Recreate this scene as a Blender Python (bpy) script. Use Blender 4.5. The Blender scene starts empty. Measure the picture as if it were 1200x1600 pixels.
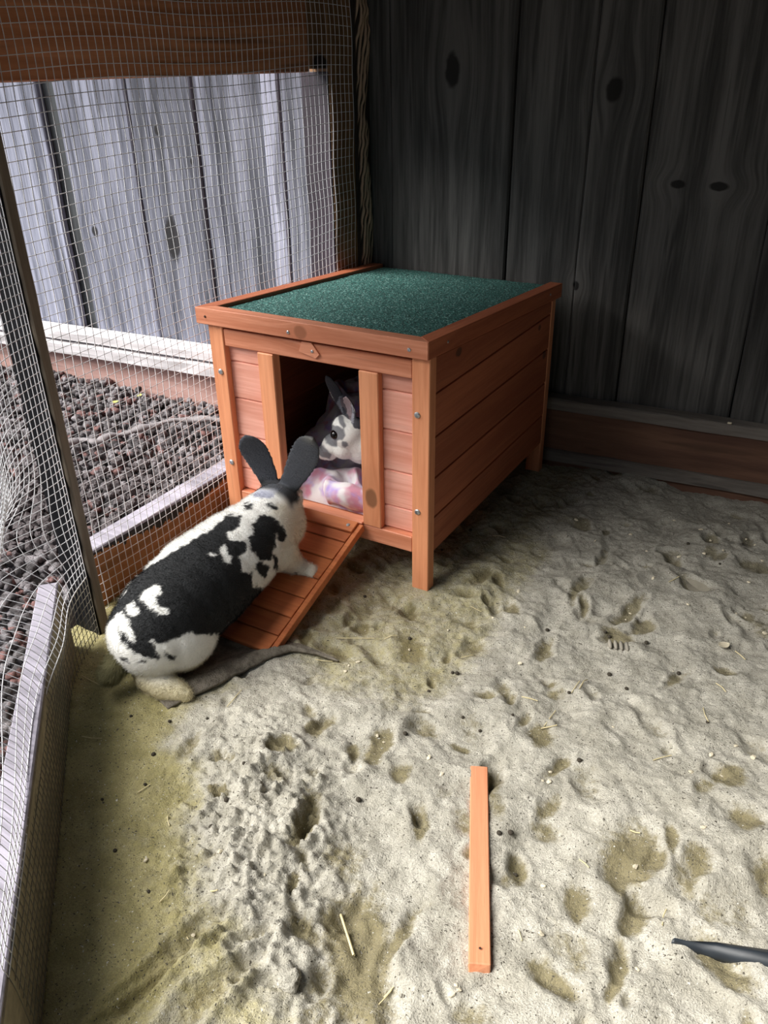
import bpy, bmesh, math, random
import numpy as np
from mathutils import Vector, Matrix, noise as mnoise
random.seed(7); rng = np.random.default_rng(7)
S = bpy.context.scene
COL = S.collection
R = math.radians

# ------------------------------------------------------------------ camera
CAM = np.array([0.5193, -1.019, 0.7804]); YAW, PITCH, ROLL, FPX = -0.5331, 0.5023, -0.0188, 1282.3
def cam_axes():
    f = np.array([math.sin(YAW)*math.cos(PITCH), math.cos(YAW)*math.cos(PITCH), -math.sin(PITCH)])
    r = np.array([math.cos(YAW), -math.sin(YAW), 0.0]); u = np.cross(r, f)
    return r*math.cos(ROLL)+u*math.sin(ROLL), -r*math.sin(ROLL)+u*math.cos(ROLL), f
RX, UX, FX = cam_axes()
cd = bpy.data.cameras.new('camera'); cam = bpy.data.objects.new('camera', cd); COL.objects.link(cam)
cam.matrix_world = Matrix(((RX[0], UX[0], -FX[0], CAM[0]), (RX[1], UX[1], -FX[1], CAM[1]), (RX[2], UX[2], -FX[2], CAM[2]), (0, 0, 0, 1)))
cd.sensor_fit = 'VERTICAL'; cd.sensor_height = 24.0; cd.lens = FPX*24.0/1600.0; cd.clip_start = 0.02
S.camera = cam
def ray(px, py): return FX + RX*(px-600)/FPX - UX*(py-800)/FPX
def at_z(px, py, z): d = ray(px, py); return CAM + d*(z-CAM[2])/d[2]
def at_y(px, py, y): d = ray(px, py); return CAM + d*(y-CAM[1])/d[1]
def at_x(px, py, x): d = ray(px, py); return CAM + d*(x-CAM[0])/d[0]

# ------------------------------------------------------------------ light and exposure
w = bpy.data.worlds.new('world'); S.world = w; w.use_nodes = True
bg = w.node_tree.nodes['Background']; bg.inputs[0].default_value = (0.80, 0.90, 1.0, 1); bg.inputs[1].default_value = 0.55
sl = bpy.data.lights.new('sun', 'SUN'); sl.energy = 7.6; sl.angle = R(48); sl.color = (1.0, 0.97, 0.91)
sun = bpy.data.objects.new('sun', sl); COL.objects.link(sun)
sun.rotation_euler = Vector((-0.52, -0.50, 0.78)).to_track_quat('Z', 'Y').to_euler()
S.view_settings.view_transform = 'Standard'; S.view_settings.look = 'None'
S.view_settings.gamma = 1.0; S.view_settings.use_curve_mapping = False
S.view_settings.exposure = 0.32

# ------------------------------------------------------------------ helpers
def tag(o, label=None, cat=None, group=None, kind=None):
    if label: o['label'] = label
    if cat: o['category'] = cat
    if group: o['group'] = group
    if kind: o['kind'] = kind
    return o
def empty(name, loc=(0, 0, 0)):
    o = bpy.data.objects.new(name, None); COL.objects.link(o); o.location = loc; o.empty_display_size = 0.05
    return o
def link_mesh(name, me, mat, parent=None, smooth=False):
    o = bpy.data.objects.new(name, me); COL.objects.link(o)
    if mat: me.materials.append(mat)
    if smooth: me.polygons.foreach_set('use_smooth', [True]*len(me.polygons))
    if parent:
        o.parent = parent
        q = parent; off = Vector((0, 0, 0))                     # keep the part's own origin at the world origin
        while q: off += q.location; q = q.parent
        o.matrix_parent_inverse = Matrix.Translation(-off)
    return o
def from_bm(name, bm, mat, parent=None, smooth=False):
    me = bpy.data.meshes.new(name); bmesh.ops.recalc_face_normals(bm, faces=bm.faces); bm.to_mesh(me); bm.free()
    return link_mesh(name, me, mat, parent, smooth)
def hexa(bm, P):
    """box from 8 corners: bottom 4 (ccw) and top 4"""
    v = [bm.verts.new(p) for p in P]
    for f in ((0, 3, 2, 1), (4, 5, 6, 7), (0, 1, 5, 4), (1, 2, 6, 5), (2, 3, 7, 6), (3, 0, 4, 7)): bm.faces.new([v[i] for i in f])
    return v
def bev(bm, r, seg=1):
    if r: bmesh.ops.bevel(bm, geom=bm.edges[:], offset=r, segments=seg, affect='EDGES', clamp_overlap=True)
def box(name, a, b, mat, parent=None, r=0.0015):
    bm = bmesh.new(); x0, y0, z0 = a; x1, y1, z1 = b
    hexa(bm, [(x0, y0, z0), (x1, y0, z0), (x1, y1, z0), (x0, y1, z0), (x0, y0, z1), (x1, y0, z1), (x1, y1, z1), (x0, y1, z1)])
    bev(bm, r); return from_bm(name, bm, mat, parent)
def solid(name, P, mat, parent=None, r=0.0015):
    bm = bmesh.new(); hexa(bm, P); bev(bm, r); return from_bm(name, bm, mat, parent)
def np_mesh(name, V, F):
    me = bpy.data.meshes.new(name); V = np.asarray(V, np.float32); F = np.asarray(F, np.int32); k = F.shape[1]
    me.vertices.add(len(V)); me.vertices.foreach_set('co', V.ravel())
    me.loops.add(F.size); me.loops.foreach_set('vertex_index', F.ravel())
    me.polygons.add(len(F)); me.polygons.foreach_set('loop_start', np.arange(len(F), dtype=np.int32)*k)
    me.polygons.foreach_set('loop_total', np.full(len(F), k, np.int32))
    me.update(calc_edges=True); return me
def tube(paths, rad, n=4, rads=None):
    """V,F arrays of swept tubes"""
    V, F = [], []; base = 0
    for k, p in enumerate(paths):
        p = np.asarray(p, float); t = np.gradient(p, axis=0); t /= np.linalg.norm(t, axis=1)[:, None]+1e-12
        up = np.array([0.31, 0.27, 0.91]); a = np.cross(t, up); a /= np.linalg.norm(a, axis=1)[:, None]+1e-9; b = np.cross(t, a)
        rr = rad if rads is None else rads[k]; rr = np.broadcast_to(rr, (len(p),))
        ang = np.arange(n)*2*math.pi/n
        ring = p[:, None, :] + rr[:, None, None]*(a[:, None, :]*np.cos(ang)[None, :, None] + b[:, None, :]*np.sin(ang)[None, :, None])
        V.append(ring.reshape(-1, 3)); m = len(p)
        i = np.arange(m-1)[:, None]*n; j = np.arange(n)[None, :]; j2 = (j+1) % n
        F.append(np.stack([base+i+j, base+i+j2, base+i+n+j2, base+i+n+j], -1).reshape(-1, 4))
        if n == 4: F.append(np.array([[base+3, base+2, base+1, base], [base+(m-1)*n+q for q in range(4)]]))
        base += m*n
    return np.concatenate(V), np.concatenate(F)
def lattice(seed, n=256): return np.random.default_rng(seed).random((n, n))
def vnoise(x, y, seed=0):
    L = lattice(seed); n = L.shape[0]; xi = np.floor(x).astype(int); yi = np.floor(y).astype(int); fx = x-xi; fy = y-yi
    fx = fx*fx*fx*(fx*(fx*6-15)+10); fy = fy*fy*fy*(fy*(fy*6-15)+10); g = lambda a, b: L[a % n, b % n]
    return (g(xi, yi)*(1-fx)*(1-fy)+g(xi+1, yi)*fx*(1-fy)+g(xi, yi+1)*(1-fx)*fy+g(xi+1, yi+1)*fx*fy)*2-1
def fbm(x, y, seed=0, o=4, g=0.5):
    s = 0; a = 1; c, d = math.cos(.6), math.sin(.6)
    for k in range(o): s = s+a*vnoise(x, y, seed+k); x, y = (x*c-y*d)*2.03, (x*d+y*c)*2.03; a *= g
    return s
def sstep(a, b, x): t = np.clip((x-a)/(b-a), 0, 1); return t*t*(3-2*t)

# ------------------------------------------------------------------ materials
class NT:
    def __init__(s, name):
        s.m = bpy.data.materials.new(name); s.m.use_nodes = True; s.t = s.m.node_tree; s.t.nodes.clear()
        s.out = s.t.nodes.new('ShaderNodeOutputMaterial'); s.b = s.t.nodes.new('ShaderNodeBsdfPrincipled')
        s.t.links.new(s.b.outputs[0], s.out.inputs[0])
        tc = s.t.nodes.new('ShaderNodeTexCoord'); s.co = tc.outputs['Object']
    def put(s, sock, v):
        if isinstance(v, bpy.types.NodeSocket): s.t.links.new(v, sock)
        elif isinstance(v, (tuple, list)) and len(v) == 3 and sock.type == 'RGBA': sock.default_value = (*v, 1)
        else: sock.default_value = v
    def n(s, typ, ins=None, out=0, **props):
        nd = s.t.nodes.new('ShaderNode'+typ)
        for k, v in props.items(): setattr(nd, k, v)
        for k, v in (ins or {}).items(): s.put(nd.inputs[k], v)
        return nd.outputs[out]
    def math(s, op, a, b=0.0, c=0.0, clamp=False): return s.n('Math', {0: a, 1: b, 2: c}, operation=op, use_clamp=clamp)
    def map(s, co, sc=(1, 1, 1), loc=(0, 0, 0), rot=(0, 0, 0)): return s.n('Mapping', {0: co, 'Location': loc, 'Rotation': rot, 'Scale': sc})
    def noise(s, co, scale=5, det=4, rough=.5, dist=0.0): return s.n('TexNoise', {'Vector': co, 'Scale': scale, 'Detail': det, 'Roughness': rough, 'Distortion': dist})
    def mr(s, v, a, b, c=0.0, d=1.0): return s.n('MapRange', {'Value': v, 1: a, 2: b, 3: c, 4: d}, interpolation_type='SMOOTHSTEP')
    def mix(s, f, a, b, mode='MIX'):
        nd = s.t.nodes.new('ShaderNodeMix'); nd.data_type = 'RGBA'; nd.blend_type = mode
        s.put(nd.inputs[0], f); s.put(nd.inputs[6], a); s.put(nd.inputs[7], b); return nd.outputs[2]
    def done(s, col, rough=0.7, bump=None, dist=0.001, strength=1.0, **kw):
        s.put(s.b.inputs['Base Color'], col); s.put(s.b.inputs['Roughness'], rough)
        for k, v in kw.items(): s.put(s.b.inputs[k.replace('_', ' ')], v)
        if bump is not None: s.put(s.b.inputs['Normal'], s.n('Bump', {'Strength': strength, 'Distance': dist, 'Height': bump}))
        return s.m
AX = {'x': (1, 0, 0), 'y': (0, 1, 0), 'z': (0, 0, 1)}
def wood(name, lo, hi, axis='x', fine=220, rings=16, knots=(), knot_col=(.10, .035, .015), dark=0.45, rough=0.6, bump=.0006, extra=None, vary=0.12):
    """axis = direction the grain runs. knots: (x,y,z,radius,stretch)"""
    T = NT(name); co = T.co; inf = T.n('ObjectInfo', out=5)
    co2 = T.n('VectorMath', {0: co, 1: T.n('CombineXYZ', {0: T.math('MULTIPLY', inf, 3.1), 1: T.math('MULTIPLY', inf, 7.7), 2: T.math('MULTIPLY', inf, 5.3)})}, operation='ADD')
    kmask = None
    for (kx, ky, kz, kr, st) in knots:
        scv = [1/kr]*3; scv['xyz'.index(axis)] = 1/(kr*st)
        d = T.n('VectorMath', {0: T.n('VectorMath', {0: co, 1: (kx, ky, kz)}, operation='SUBTRACT'), 1: tuple(scv)}, operation='MULTIPLY')
        ln = T.n('VectorMath', {0: d}, out=1, operation='LENGTH')
        infl = T.math('POWER', 2.718, T.math('MULTIPLY', T.math('MULTIPLY', ln, ln), -0.10))
        # push the grain round the knot
        dv = T.n('VectorMath', {0: co, 1: (kx, ky, kz)}, operation='SUBTRACT')
        push = T.n('VectorMath', {0: dv, 'Scale': T.math('MULTIPLY', infl, -0.75)}, operation='SCALE')
        co2 = T.n('VectorMath', {0: co2, 1: push}, operation='ADD')
        wob = T.math('ADD', ln, T.math('MULTIPLY', T.noise(co, 60, 2), 0.5))
        mk = T.mr(wob, 1.45, 1.05)
        kmask = mk if kmask is None else T.math('MAXIMUM', kmask, mk)
    sc = [1, 1, 1]; sc['xyz'.index(axis)] = 0.045
    m = T.map(co2, tuple(sc))
    wav = T.noise(m, rings, 3, .6, 0.6); fin = T.noise(m, fine, 3, .65, 0.0); mid = T.noise(m, fine*.3, 2, .6, .3)
    g = T.math('ADD', T.math('MULTIPLY', wav, .45), T.math('ADD', T.math('MULTIPLY', fin, .25), T.math('MULTIPLY', mid, .3)))
    g = T.mr(g, .36, .64)
    col = T.mix(g, lo, hi)
    ln2 = T.mr(mid, .60, .70); col = T.mix(T.math('MULTIPLY', ln2, dark), col, tuple(c*.45 for c in lo))
    v = T.math('ADD', T.math('MULTIPLY', inf, 2*vary), 1-vary)
    col = T.mix(1.0, col, T.n('CombineXYZ', {0: v, 1: v, 2: v}), 'MULTIPLY')
    if kmask is not None: col = T.mix(T.math('MULTIPLY', kmask, .9), col, knot_col)
    if extra: col = extra(T, col)
    return T.done(col, rough, g, bump, .6)
def plain(name, col, rough=.6, **kw):
    T = NT(name); n = T.noise(T.co, 60, 4)
    return T.done(T.mix(T.mr(n, .3, .7), tuple(c*.8 for c in col), col), rough, n, .0005, .4, **kw)

HL, HH = (.50, .165, .080), (.76, .32, .19)
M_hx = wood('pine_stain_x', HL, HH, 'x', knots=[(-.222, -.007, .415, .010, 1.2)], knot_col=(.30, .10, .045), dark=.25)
M_hy = wood('pine_stain_y_shaded', (.33, .085, .035), (.50, .155, .070), 'y', dark=.3, knots=[(0.0, .50, .265, .008, 1.2), (0.0, .46, .33, .006, 1.2), (.0, .10, .385, .007, 1.5)])  # stain darkened to paint in the shade on the hutch sides
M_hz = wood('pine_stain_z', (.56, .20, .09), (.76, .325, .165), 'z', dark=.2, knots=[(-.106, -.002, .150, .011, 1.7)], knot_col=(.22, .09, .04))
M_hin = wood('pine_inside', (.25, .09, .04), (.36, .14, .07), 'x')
M_ramp = wood('pine_ramp', (.42, .11, .035), (.62, .20, .065), 'x', dark=.3)
M_stick = wood('pine_stick', (.52, .185, .085), (.68, .29, .155), 'y', dark=.2)
M_beam = wood('cedar_beam', (.50, .185, .08), (.80, .36, .18), 'y', fine=120, rings=14, dark=.75)
M_post = wood('cedar_post', (.20, .10, .045), (.32, .17, .08), 'z', dark=.4, knots=[(-.445, .415, .775, .024, .8)], knot_col=(.012, .008, .008))
M_greypost = wood('weathered_post', (.13, .10, .07), (.24, .19, .14), 'z', dark=.5)
M_liner = wood('stained_liner', (.016, .010, .018), (.045, .030, .044), 'z', dark=.5)
M_dark = wood('dark_post', (.003, .003, .004), (.010, .010, .012), 'z', dark=.4)
def stain_low(T, col):
    # old bitumen smear along the top edge, ragged lower border
    s = T.n('SeparateXYZ', {0: T.co}); sx = s.node.outputs
    n = T.noise(T.map(T.co, (1, 1, .35)), 55, 4, .65)
    lim = T.math('ADD', T.math('MULTIPLY', n, .055), .050)
    cen = T.math('MULTIPLY', T.math('ABSOLUTE', T.math('ADD', sx[1], .09)), .085)
    mk = T.mr(T.math('SUBTRACT', sx[2], T.math('ADD', lim, cen)), -.001, .001)
    return T.mix(mk, col, (.012, .010, .010))
M_low = wood('cedar_kickboard', (.28, .11, .035), (.42, .18, .06), 'y', fine=100, dark=.4, extra=stain_low)
M_grey = wood('weathered_cap', (.20, .185, .22), (.44, .41, .49), 'x', fine=160, dark=.5, rough=.85, bump=.001)
M_greyboard = wood('weathered_side', (.20, .17, .11), (.34, .29, .19), 'x', fine=160, dark=.6, rough=.9, bump=.001)
FK = [(-.262, .594, .762, .014, 2.1), (.049, .619, .729, .015, 1.3), (.180, .629, .575, .013, .55), (.252, .635, .574, .016, .5), (.012, .616, .378, .008, 1.2),
      (-.990, .537, .405, .021, 2.6), (-1.24, .517, .407, .010, 1.3), (-.994, .537, .648, .007, 1.6), (-.904, .544, .583, .005, 1.4), (-.845, .549, .495, .006, 1.6)]
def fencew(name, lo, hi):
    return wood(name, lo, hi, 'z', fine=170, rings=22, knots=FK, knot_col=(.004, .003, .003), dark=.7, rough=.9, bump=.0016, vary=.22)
M_fence = fencew('fence_board_shaded', (.030, .029, .028), (.128, .122, .118))  # fence inside the run, darkened to paint in the roof's shade
M_fence2 = fencew('fence_board_lit', (.060, .065, .09), (.36, .375, .48))  # same boards outside, coloured paler and bluer as if sunlit
M_fence3 = fencew('fence_board_dimmed', (.028, .030, .040), (.20, .21, .27))  # outer boards nearer the run, roof shade put into their colour
M_gap = wood('fence_gap_slat', (.05, .055, .06), (.10, .105, .11), 'z', dark=.5)
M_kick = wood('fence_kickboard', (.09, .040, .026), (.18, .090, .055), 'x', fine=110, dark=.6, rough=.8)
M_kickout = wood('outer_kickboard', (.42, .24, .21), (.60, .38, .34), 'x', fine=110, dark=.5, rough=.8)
M_rail = wood('fence_rail', (.10, .085, .075), (.21, .185, .165), 'x', fine=130, dark=.7, rough=.9, bump=.0015)  # inner rail darkened like the boards, shade put into the colour
M_railout = wood('outer_rail', (.38, .36, .37), (.66, .63, .66), 'x', fine=130, dark=.5, rough=.9)  # same rail outside the run, lightened as if sunlit
M_dark.node_tree.nodes['Principled BSDF'].inputs['Specular IOR Level'].default_value = .1
M_steel = plain('zinc_screw', (.62, .64, .67), .3, Metallic=.85)
M_screwhole = plain('screw_hole', (.06, .025, .015), .8)
M_wire = plain('galvanised_wire', (.86, .86, .90), .4, Metallic=.15)
M_black = plain('black_rubber', (.022, .028, .036), .45)
def mk_felt():
    T = NT('roof_felt'); v = T.n('TexVoronoi', {'Vector': T.co, 'Scale': 520.0}); n = T.noise(T.co, 300, 2, .7)
    col = T.mix(T.mr(n, .40, .60), (.004, .028, .026), (.040, .16, .14)); col = T.mix(T.mr(T.noise(T.co, 330, 1), .60, .68), col, (.26, .46, .42))
    return T.done(col, .75, n, .0015, 1.0)
M_felt = mk_felt()
def mk_sand():
    T = NT('sand'); a = T.n('Attribute', attribute_name='damp', out=2); c = T.n('Attribute', attribute_name='back_shade', out=2)  # damp holds real damp and the olive shade round the hutch
    n = T.noise(T.co, 26, 5, .6); f = T.noise(T.co, 520, 3, .7); sp = T.noise(T.co, 330, 2, .6); sp2 = T.noise(T.map(T.co, loc=(3, 1, 2)), 260, 2, .6)
    dry = T.mix(T.mr(n, .35, .65), (.50, .47, .395), (.67, .635, .55)); damp = T.mix(T.mr(n, .35, .65), (.36, .315, .130), (.49, .43, .20))  # damp colour also paints the hutch's shade
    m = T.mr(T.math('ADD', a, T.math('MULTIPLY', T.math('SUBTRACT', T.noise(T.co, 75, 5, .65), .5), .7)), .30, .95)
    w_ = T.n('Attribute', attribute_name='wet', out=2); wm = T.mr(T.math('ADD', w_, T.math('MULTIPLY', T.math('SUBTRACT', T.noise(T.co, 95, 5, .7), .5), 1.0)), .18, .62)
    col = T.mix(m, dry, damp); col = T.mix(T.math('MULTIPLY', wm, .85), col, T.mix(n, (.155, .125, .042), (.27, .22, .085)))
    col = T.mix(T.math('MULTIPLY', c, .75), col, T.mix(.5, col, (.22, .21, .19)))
    col = T.mix(T.mr(sp, .63, .68), col, (.07, .06, .045)); col = T.mix(T.mr(sp2, .68, .73), col, (.80, .78, .72))
    col = T.mix(T.mr(f, .42, .66, 0, .9), T.mix(.33, col, (0.1, .09, .07)), col)
    return T.done(col, .95, T.math('ADD', f, T.math('MULTIPLY', T.noise(T.co, 190, 4, .7), 1.0)), .0022, 1.0)
M_sand = mk_sand()
def mk_fur(name):
    T = NT(name); a = T.n('Attribute', attribute_name='coat'); n = T.noise(T.map(T.co, (1, 1, 1)), 330, 4, .7); n2 = T.noise(T.co, 60, 3)
    col = T.mix(T.mr(n, .3, .7, 0, .3), a, T.mix(1.0, a, (.8, .8, .82), 'MULTIPLY'))
    h = T.math('ADD', n, T.math('MULTIPLY', n2, .6))
    return T.done(col, .85, h, .0016, .8, Sheen_Weight=.05, Sheen_Roughness=.5)
M_fur = mk_fur('rabbit_fur')
M_eye = plain('rabbit_eye', (.006, .004, .004), .06)
def mk_fleece():
    T = NT('fleece'); n = T.noise(T.co, 24, 2, .5, .8); n2 = T.noise(T.map(T.co, loc=(5, 2, 1)), 30, 2, .5, .6); f = T.noise(T.co, 500, 3)
    col = T.mix(T.mr(n, .40, .60), (.62, .55, .72), (.60, .26, .36)); col = T.mix(T.mr(n2, .50, .66), col, (.42, .30, .66)); col = T.mix(T.mr(T.noise(T.map(T.co, loc=(9, 9, 1)), 26, 2), .44, .62), col, (.74, .70, .72))
    return T.done(col, .95, f, .001, .6, Sheen_Weight=.3)
M_fleece = mk_fleece()
def mk_rock():
    T = NT('lava_rock'); i = T.n('ObjectInfo', out=5); n = T.noise(T.co, 38, 2); v = T.noise(T.co, 300, 4, .7); t = T.mr(n, .35, .65)
    col = T.mix(t, (.045, .040, .042), (.24, .22, .235)); col = T.mix(T.mr(T.noise(T.map(T.co, loc=(4, 4, 4)), 30, 1), .58, .66), col, (.17, .085, .08)); col = T.mix(T.mr(v, .50, .66, 0, .9), col, (.022, .018, .02))
    return T.done(col, .95, v, .002, 1.0)
M_rock = mk_rock()
M_soil = plain('soil', (.06, .05, .05), .95)
M_straw = plain('straw', (.72, .62, .36), .6); M_chip = plain('wood_chip', (.74, .66, .50), .7); M_drop = plain('dropping', (.05, .040, .028), .9)
M_bark = plain('bark', (.11, .075, .05), .9); M_clod = plain('sand_clod', (.34, .31, .26), .95); M_leaf = plain('dry_leaf', (.32, .29, .23), .85); M_yleaf = plain('yellow_leaf', (.42, .42, .13), .7)
def mk_mat():
    T = NT('dusty_fabric'); n = T.noise(T.co, 45, 5, .7); f = T.noise(T.co, 420, 3, .7)
    col = T.mix(T.mr(n, .35, .65), (.10, .085, .065), (.24, .21, .17)); col = T.mix(T.mr(f, .6, .7), col, (.05, .04, .03))
    return T.done(col, .95, f, .002, 1.0)
M_mat = mk_mat()
M_strip = plain('pale_fabric', (.24, .22, .23), .95)

# ------------------------------------------------------------------ walls round the run
FY = lambda x: .615+.0787*x            # the board fence runs along y = FY(x), inside the run and on past it to the left
WX = -.445                             # mesh wall on the left
def board(x0, x1, z0, z1, mat, parent, off=0.0, th=.018, name='board'):
    nz = 14; bm = bmesh.new(); rings = []
    for k in range(nz+1):
        z = z0+(z1-z0)*k/nz; j0 = random.uniform(0, .0022); j1 = random.uniform(0, .0022); d = random.uniform(-.0008, .0008)
        a, b = x0+j0, x1-j1; ch = .003
        pts = [(a, FY(a)+off+ch+d), (a+ch, FY(a)+off+d), (b-ch, FY(b)+off+d), (b, FY(b)+off+ch+d), (b, FY(b)+off+th), (a, FY(a)+off+th)]
        rings.append([bm.verts.new((p[0], p[1], z)) for p in pts])
    for r0, r1 in zip(rings, rings[1:]):
        for i in range(6): bm.faces.new((r0[i], r0[(i+1) % 6], r1[(i+1) % 6], r1[i]))
    bm.faces.new(rings[0]); bm.faces.new(rings[-1])
    return from_bm(name, bm, mat, parent)
back = tag(empty('wall_back', (0.2, .65, 0)), kind='structure')
ZT = 1.55
solid('light_stop_board', [(-.44, FY(-.44)+.02, -.05), (1.2, FY(1.2)+.02, -.05), (1.2, FY(1.2)+.03, -.05), (-.44, FY(-.44)+.03, -.05), (-.44, FY(-.44)+.02, ZT), (1.2, FY(1.2)+.02, ZT), (1.2, FY(1.2)+.03, ZT), (-.44, FY(-.44)+.03, ZT)], M_gap, back, 0)  # added behind the boards to stop light showing through gaps
solid('light_stop_board', [(-2.75, FY(-2.75)+.048, -.05), (-.46, FY(-.46)+.048, -.05), (-.46, FY(-.46)+.06, -.05), (-2.75, FY(-2.75)+.06, -.05), (-2.75, FY(-2.75)+.048, ZT), (-.46, FY(-.46)+.048, ZT), (-.46, FY(-.46)+.06, ZT), (-2.75, FY(-2.75)+.06, ZT)], M_gap, back, 0)  # same added light stop behind the outer boards
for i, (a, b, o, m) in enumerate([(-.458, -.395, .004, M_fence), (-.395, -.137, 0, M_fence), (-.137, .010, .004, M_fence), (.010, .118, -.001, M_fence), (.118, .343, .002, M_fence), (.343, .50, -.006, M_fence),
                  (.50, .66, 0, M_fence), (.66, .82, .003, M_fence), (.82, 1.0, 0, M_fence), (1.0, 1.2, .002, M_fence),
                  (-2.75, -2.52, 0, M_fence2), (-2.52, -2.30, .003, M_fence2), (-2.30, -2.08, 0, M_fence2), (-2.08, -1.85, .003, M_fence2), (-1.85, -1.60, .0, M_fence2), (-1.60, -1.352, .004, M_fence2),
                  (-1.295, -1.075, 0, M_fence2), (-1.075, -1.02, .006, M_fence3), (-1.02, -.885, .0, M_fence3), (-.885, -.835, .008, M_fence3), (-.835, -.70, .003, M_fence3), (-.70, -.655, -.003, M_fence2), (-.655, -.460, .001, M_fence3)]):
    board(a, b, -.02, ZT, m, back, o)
board(-1.37, -1.28, -.02, ZT, M_gap, back, .028, name='recessed_slat')
def along(x0, x1, y0, y1, z0, z1, mat, name, parent, n=26, jit=.0015):
    """board lying along the fence, front face y0 and back y1 in front of it (measured from FY)"""
    bm = bmesh.new(); rings = []
    for k in range(n+1):
        x = x0+(x1-x0)*k/n; j = [random.uniform(-jit, jit) for _ in range(4)]
        rings.append([bm.verts.new(p) for p in ((x, FY(x)+y0+j[0], z0), (x, FY(x)+y0+j[1], z1-.002+j[2]), (x, FY(x)+y0+.004, z1+j[3]), (x, FY(x)+y1, z1), (x, FY(x)+y1, z0))])
    for r0, r1 in zip(rings, rings[1:]):
        for i in range(5): bm.faces.new((r0[i], r0[(i+1) % 5], r1[(i+1) % 5], r1[i]))
    bm.faces.new(rings[0]); bm.faces.new(rings[-1]); return from_bm(name, bm, mat, parent)
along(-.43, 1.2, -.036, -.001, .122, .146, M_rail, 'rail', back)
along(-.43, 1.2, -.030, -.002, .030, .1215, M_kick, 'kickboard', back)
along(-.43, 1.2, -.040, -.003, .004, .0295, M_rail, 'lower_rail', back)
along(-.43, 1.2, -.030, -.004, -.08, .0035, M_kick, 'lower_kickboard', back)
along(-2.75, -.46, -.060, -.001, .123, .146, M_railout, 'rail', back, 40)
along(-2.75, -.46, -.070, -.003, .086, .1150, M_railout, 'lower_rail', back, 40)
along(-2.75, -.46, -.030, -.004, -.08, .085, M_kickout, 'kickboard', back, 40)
bits = []                                                       # splinters lying on the inner rail
for k, (px, py) in enumerate([(1074, 637), (1085, 640), (1140, 661)]):
    p = at_z(px, py, .149)
    o = box('wood_chip', (p[0]-.004, p[1]-.002, .147), (p[0]+.004, p[1]+.002, .151), M_chip, None, .0008); bits.append(o)
    tag(o, 'pale wood crumb lying on the back fence rail, ' + ['left one of the pair', 'right one of the pair', 'single one near the right edge'][k], 'wood chip', 'crumbs on the back rail')

left = tag(empty('wall_left', (WX, .1, 0)), kind='structure')
def lb(name, y0, y1, z0, z1, x0, x1, mat, r=.002): return box(name, (x0, y0, z0), (x1, y1, z1), mat, left, r)
lb('corner_post', .442, .527, -.05, 1.11, WX-.045, WX, M_post)
lb('post_liner', .4375, .4415, -.05, .765, WX-.062, WX-.001, M_liner, .001)
lb('beam', -.9, .379, .765, 1.06, WX-.035, WX-.001, M_beam)
lb('beam_end_block', .380, .441, .770, 1.11, WX-.035, WX-.0005, M_post)
lb('kickboard', -.30, .441, -.06, .100, WX-.035, WX-.003, M_low)
lb('kickboard_cap', -.30, .441, .1005, .106, WX-.042, WX-.0035, M_grey, .001)
# torn rough-sawn face between corner post and fence
def rough_post():
    ny, nz = 40, 260; y = np.linspace(.5285, .585, ny); z = np.linspace(-.02, 1.11, nz); Y, Z = np.meshgrid(y, z)
    u = (Y-.5285)/.0565
    ph = u*30-Z*112+1.6*fbm(Z*9, u*2.5, 40, 3); rid = .5+.5*np.sin(ph); env = sstep(.0, .25, u)*sstep(1.02, .55, u+.35*vnoise(Z*6, Z*0+.5, 9)+.15*vnoise(Z*23, Z*0+3.5, 12))
    X = WX+.002+.007*env*(rid**1.5)+.003*vnoise(Z*60, Y*60, 3)*env
    V = np.stack([X, Y, Z], -1).reshape(-1, 3); i = np.arange(nz-1)[:, None]*ny+np.arange(ny-1)[None, :]
    F = np.stack([i, i+1, i+ny+1, i+ny], -1).reshape(-1, 4)
    nb = len(V); V2 = V.copy(); V2[:, 0] = WX-.04
    edge = [(0, c) for c in range(ny)]+[(r, ny-1) for r in range(1, nz)]+[(nz-1, c) for c in range(ny-2, -1, -1)]+[(r, 0) for r in range(nz-2, 0, -1)]
    ids = [r*ny+c for r, c in edge]; F2 = [[a, b, b+nb, a+nb] for a, b in zip(ids, ids[1:]+ids[:1])]
    me = np_mesh('rough_post', np.concatenate([V, V2]), np.concatenate([F, F[:, ::-1]+nb, np.array(F2)[:, ::-1]]))
    at = me.attributes.new('ridge', 'FLOAT', 'POINT'); at.data.foreach_set('value', np.concatenate([(rid**2*env).ravel(), np.zeros(nb)]).astype(np.float32))
    T = NT('torn_wood'); a = T.n('Attribute', attribute_name='ridge', out=2)
    m = T.done(T.mix(T.mr(a, .15, .55), (.030, .020, .016), (.50, .35, .25)), .9)
    link_mesh('rough_post', me, m, left)
rough_post()
# free-standing end post where the two mesh walls meet
px0, px1, py0, py1 = -.450, -.395, -.351, -.331
lb('end_post', py0+.004, py1, -.06, 1.11, px0, px1, M_greypost)
bm = bmesh.new(); rs = []
for k in range(70):
    z = 1.3-k*1.335/69; jr = random.uniform(-.002, .004)
    rs.append([bm.verts.new(p) for p in ((px0-.001, py0, z), (px1-.004+jr, py0-.0005, z), (px1-.004+jr, py0+.0035, z), (px0-.001, py0+.0035, z))])
for a, b in zip(rs, rs[1:]):
    for i in range(4): bm.faces.new((a[i], a[(i+1) % 4], b[(i+1) % 4], b[i]))
bm.faces.new(rs[0]); bm.faces.new(rs[-1]); from_bm('tar_paper', bm, M_dark, left)

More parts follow.
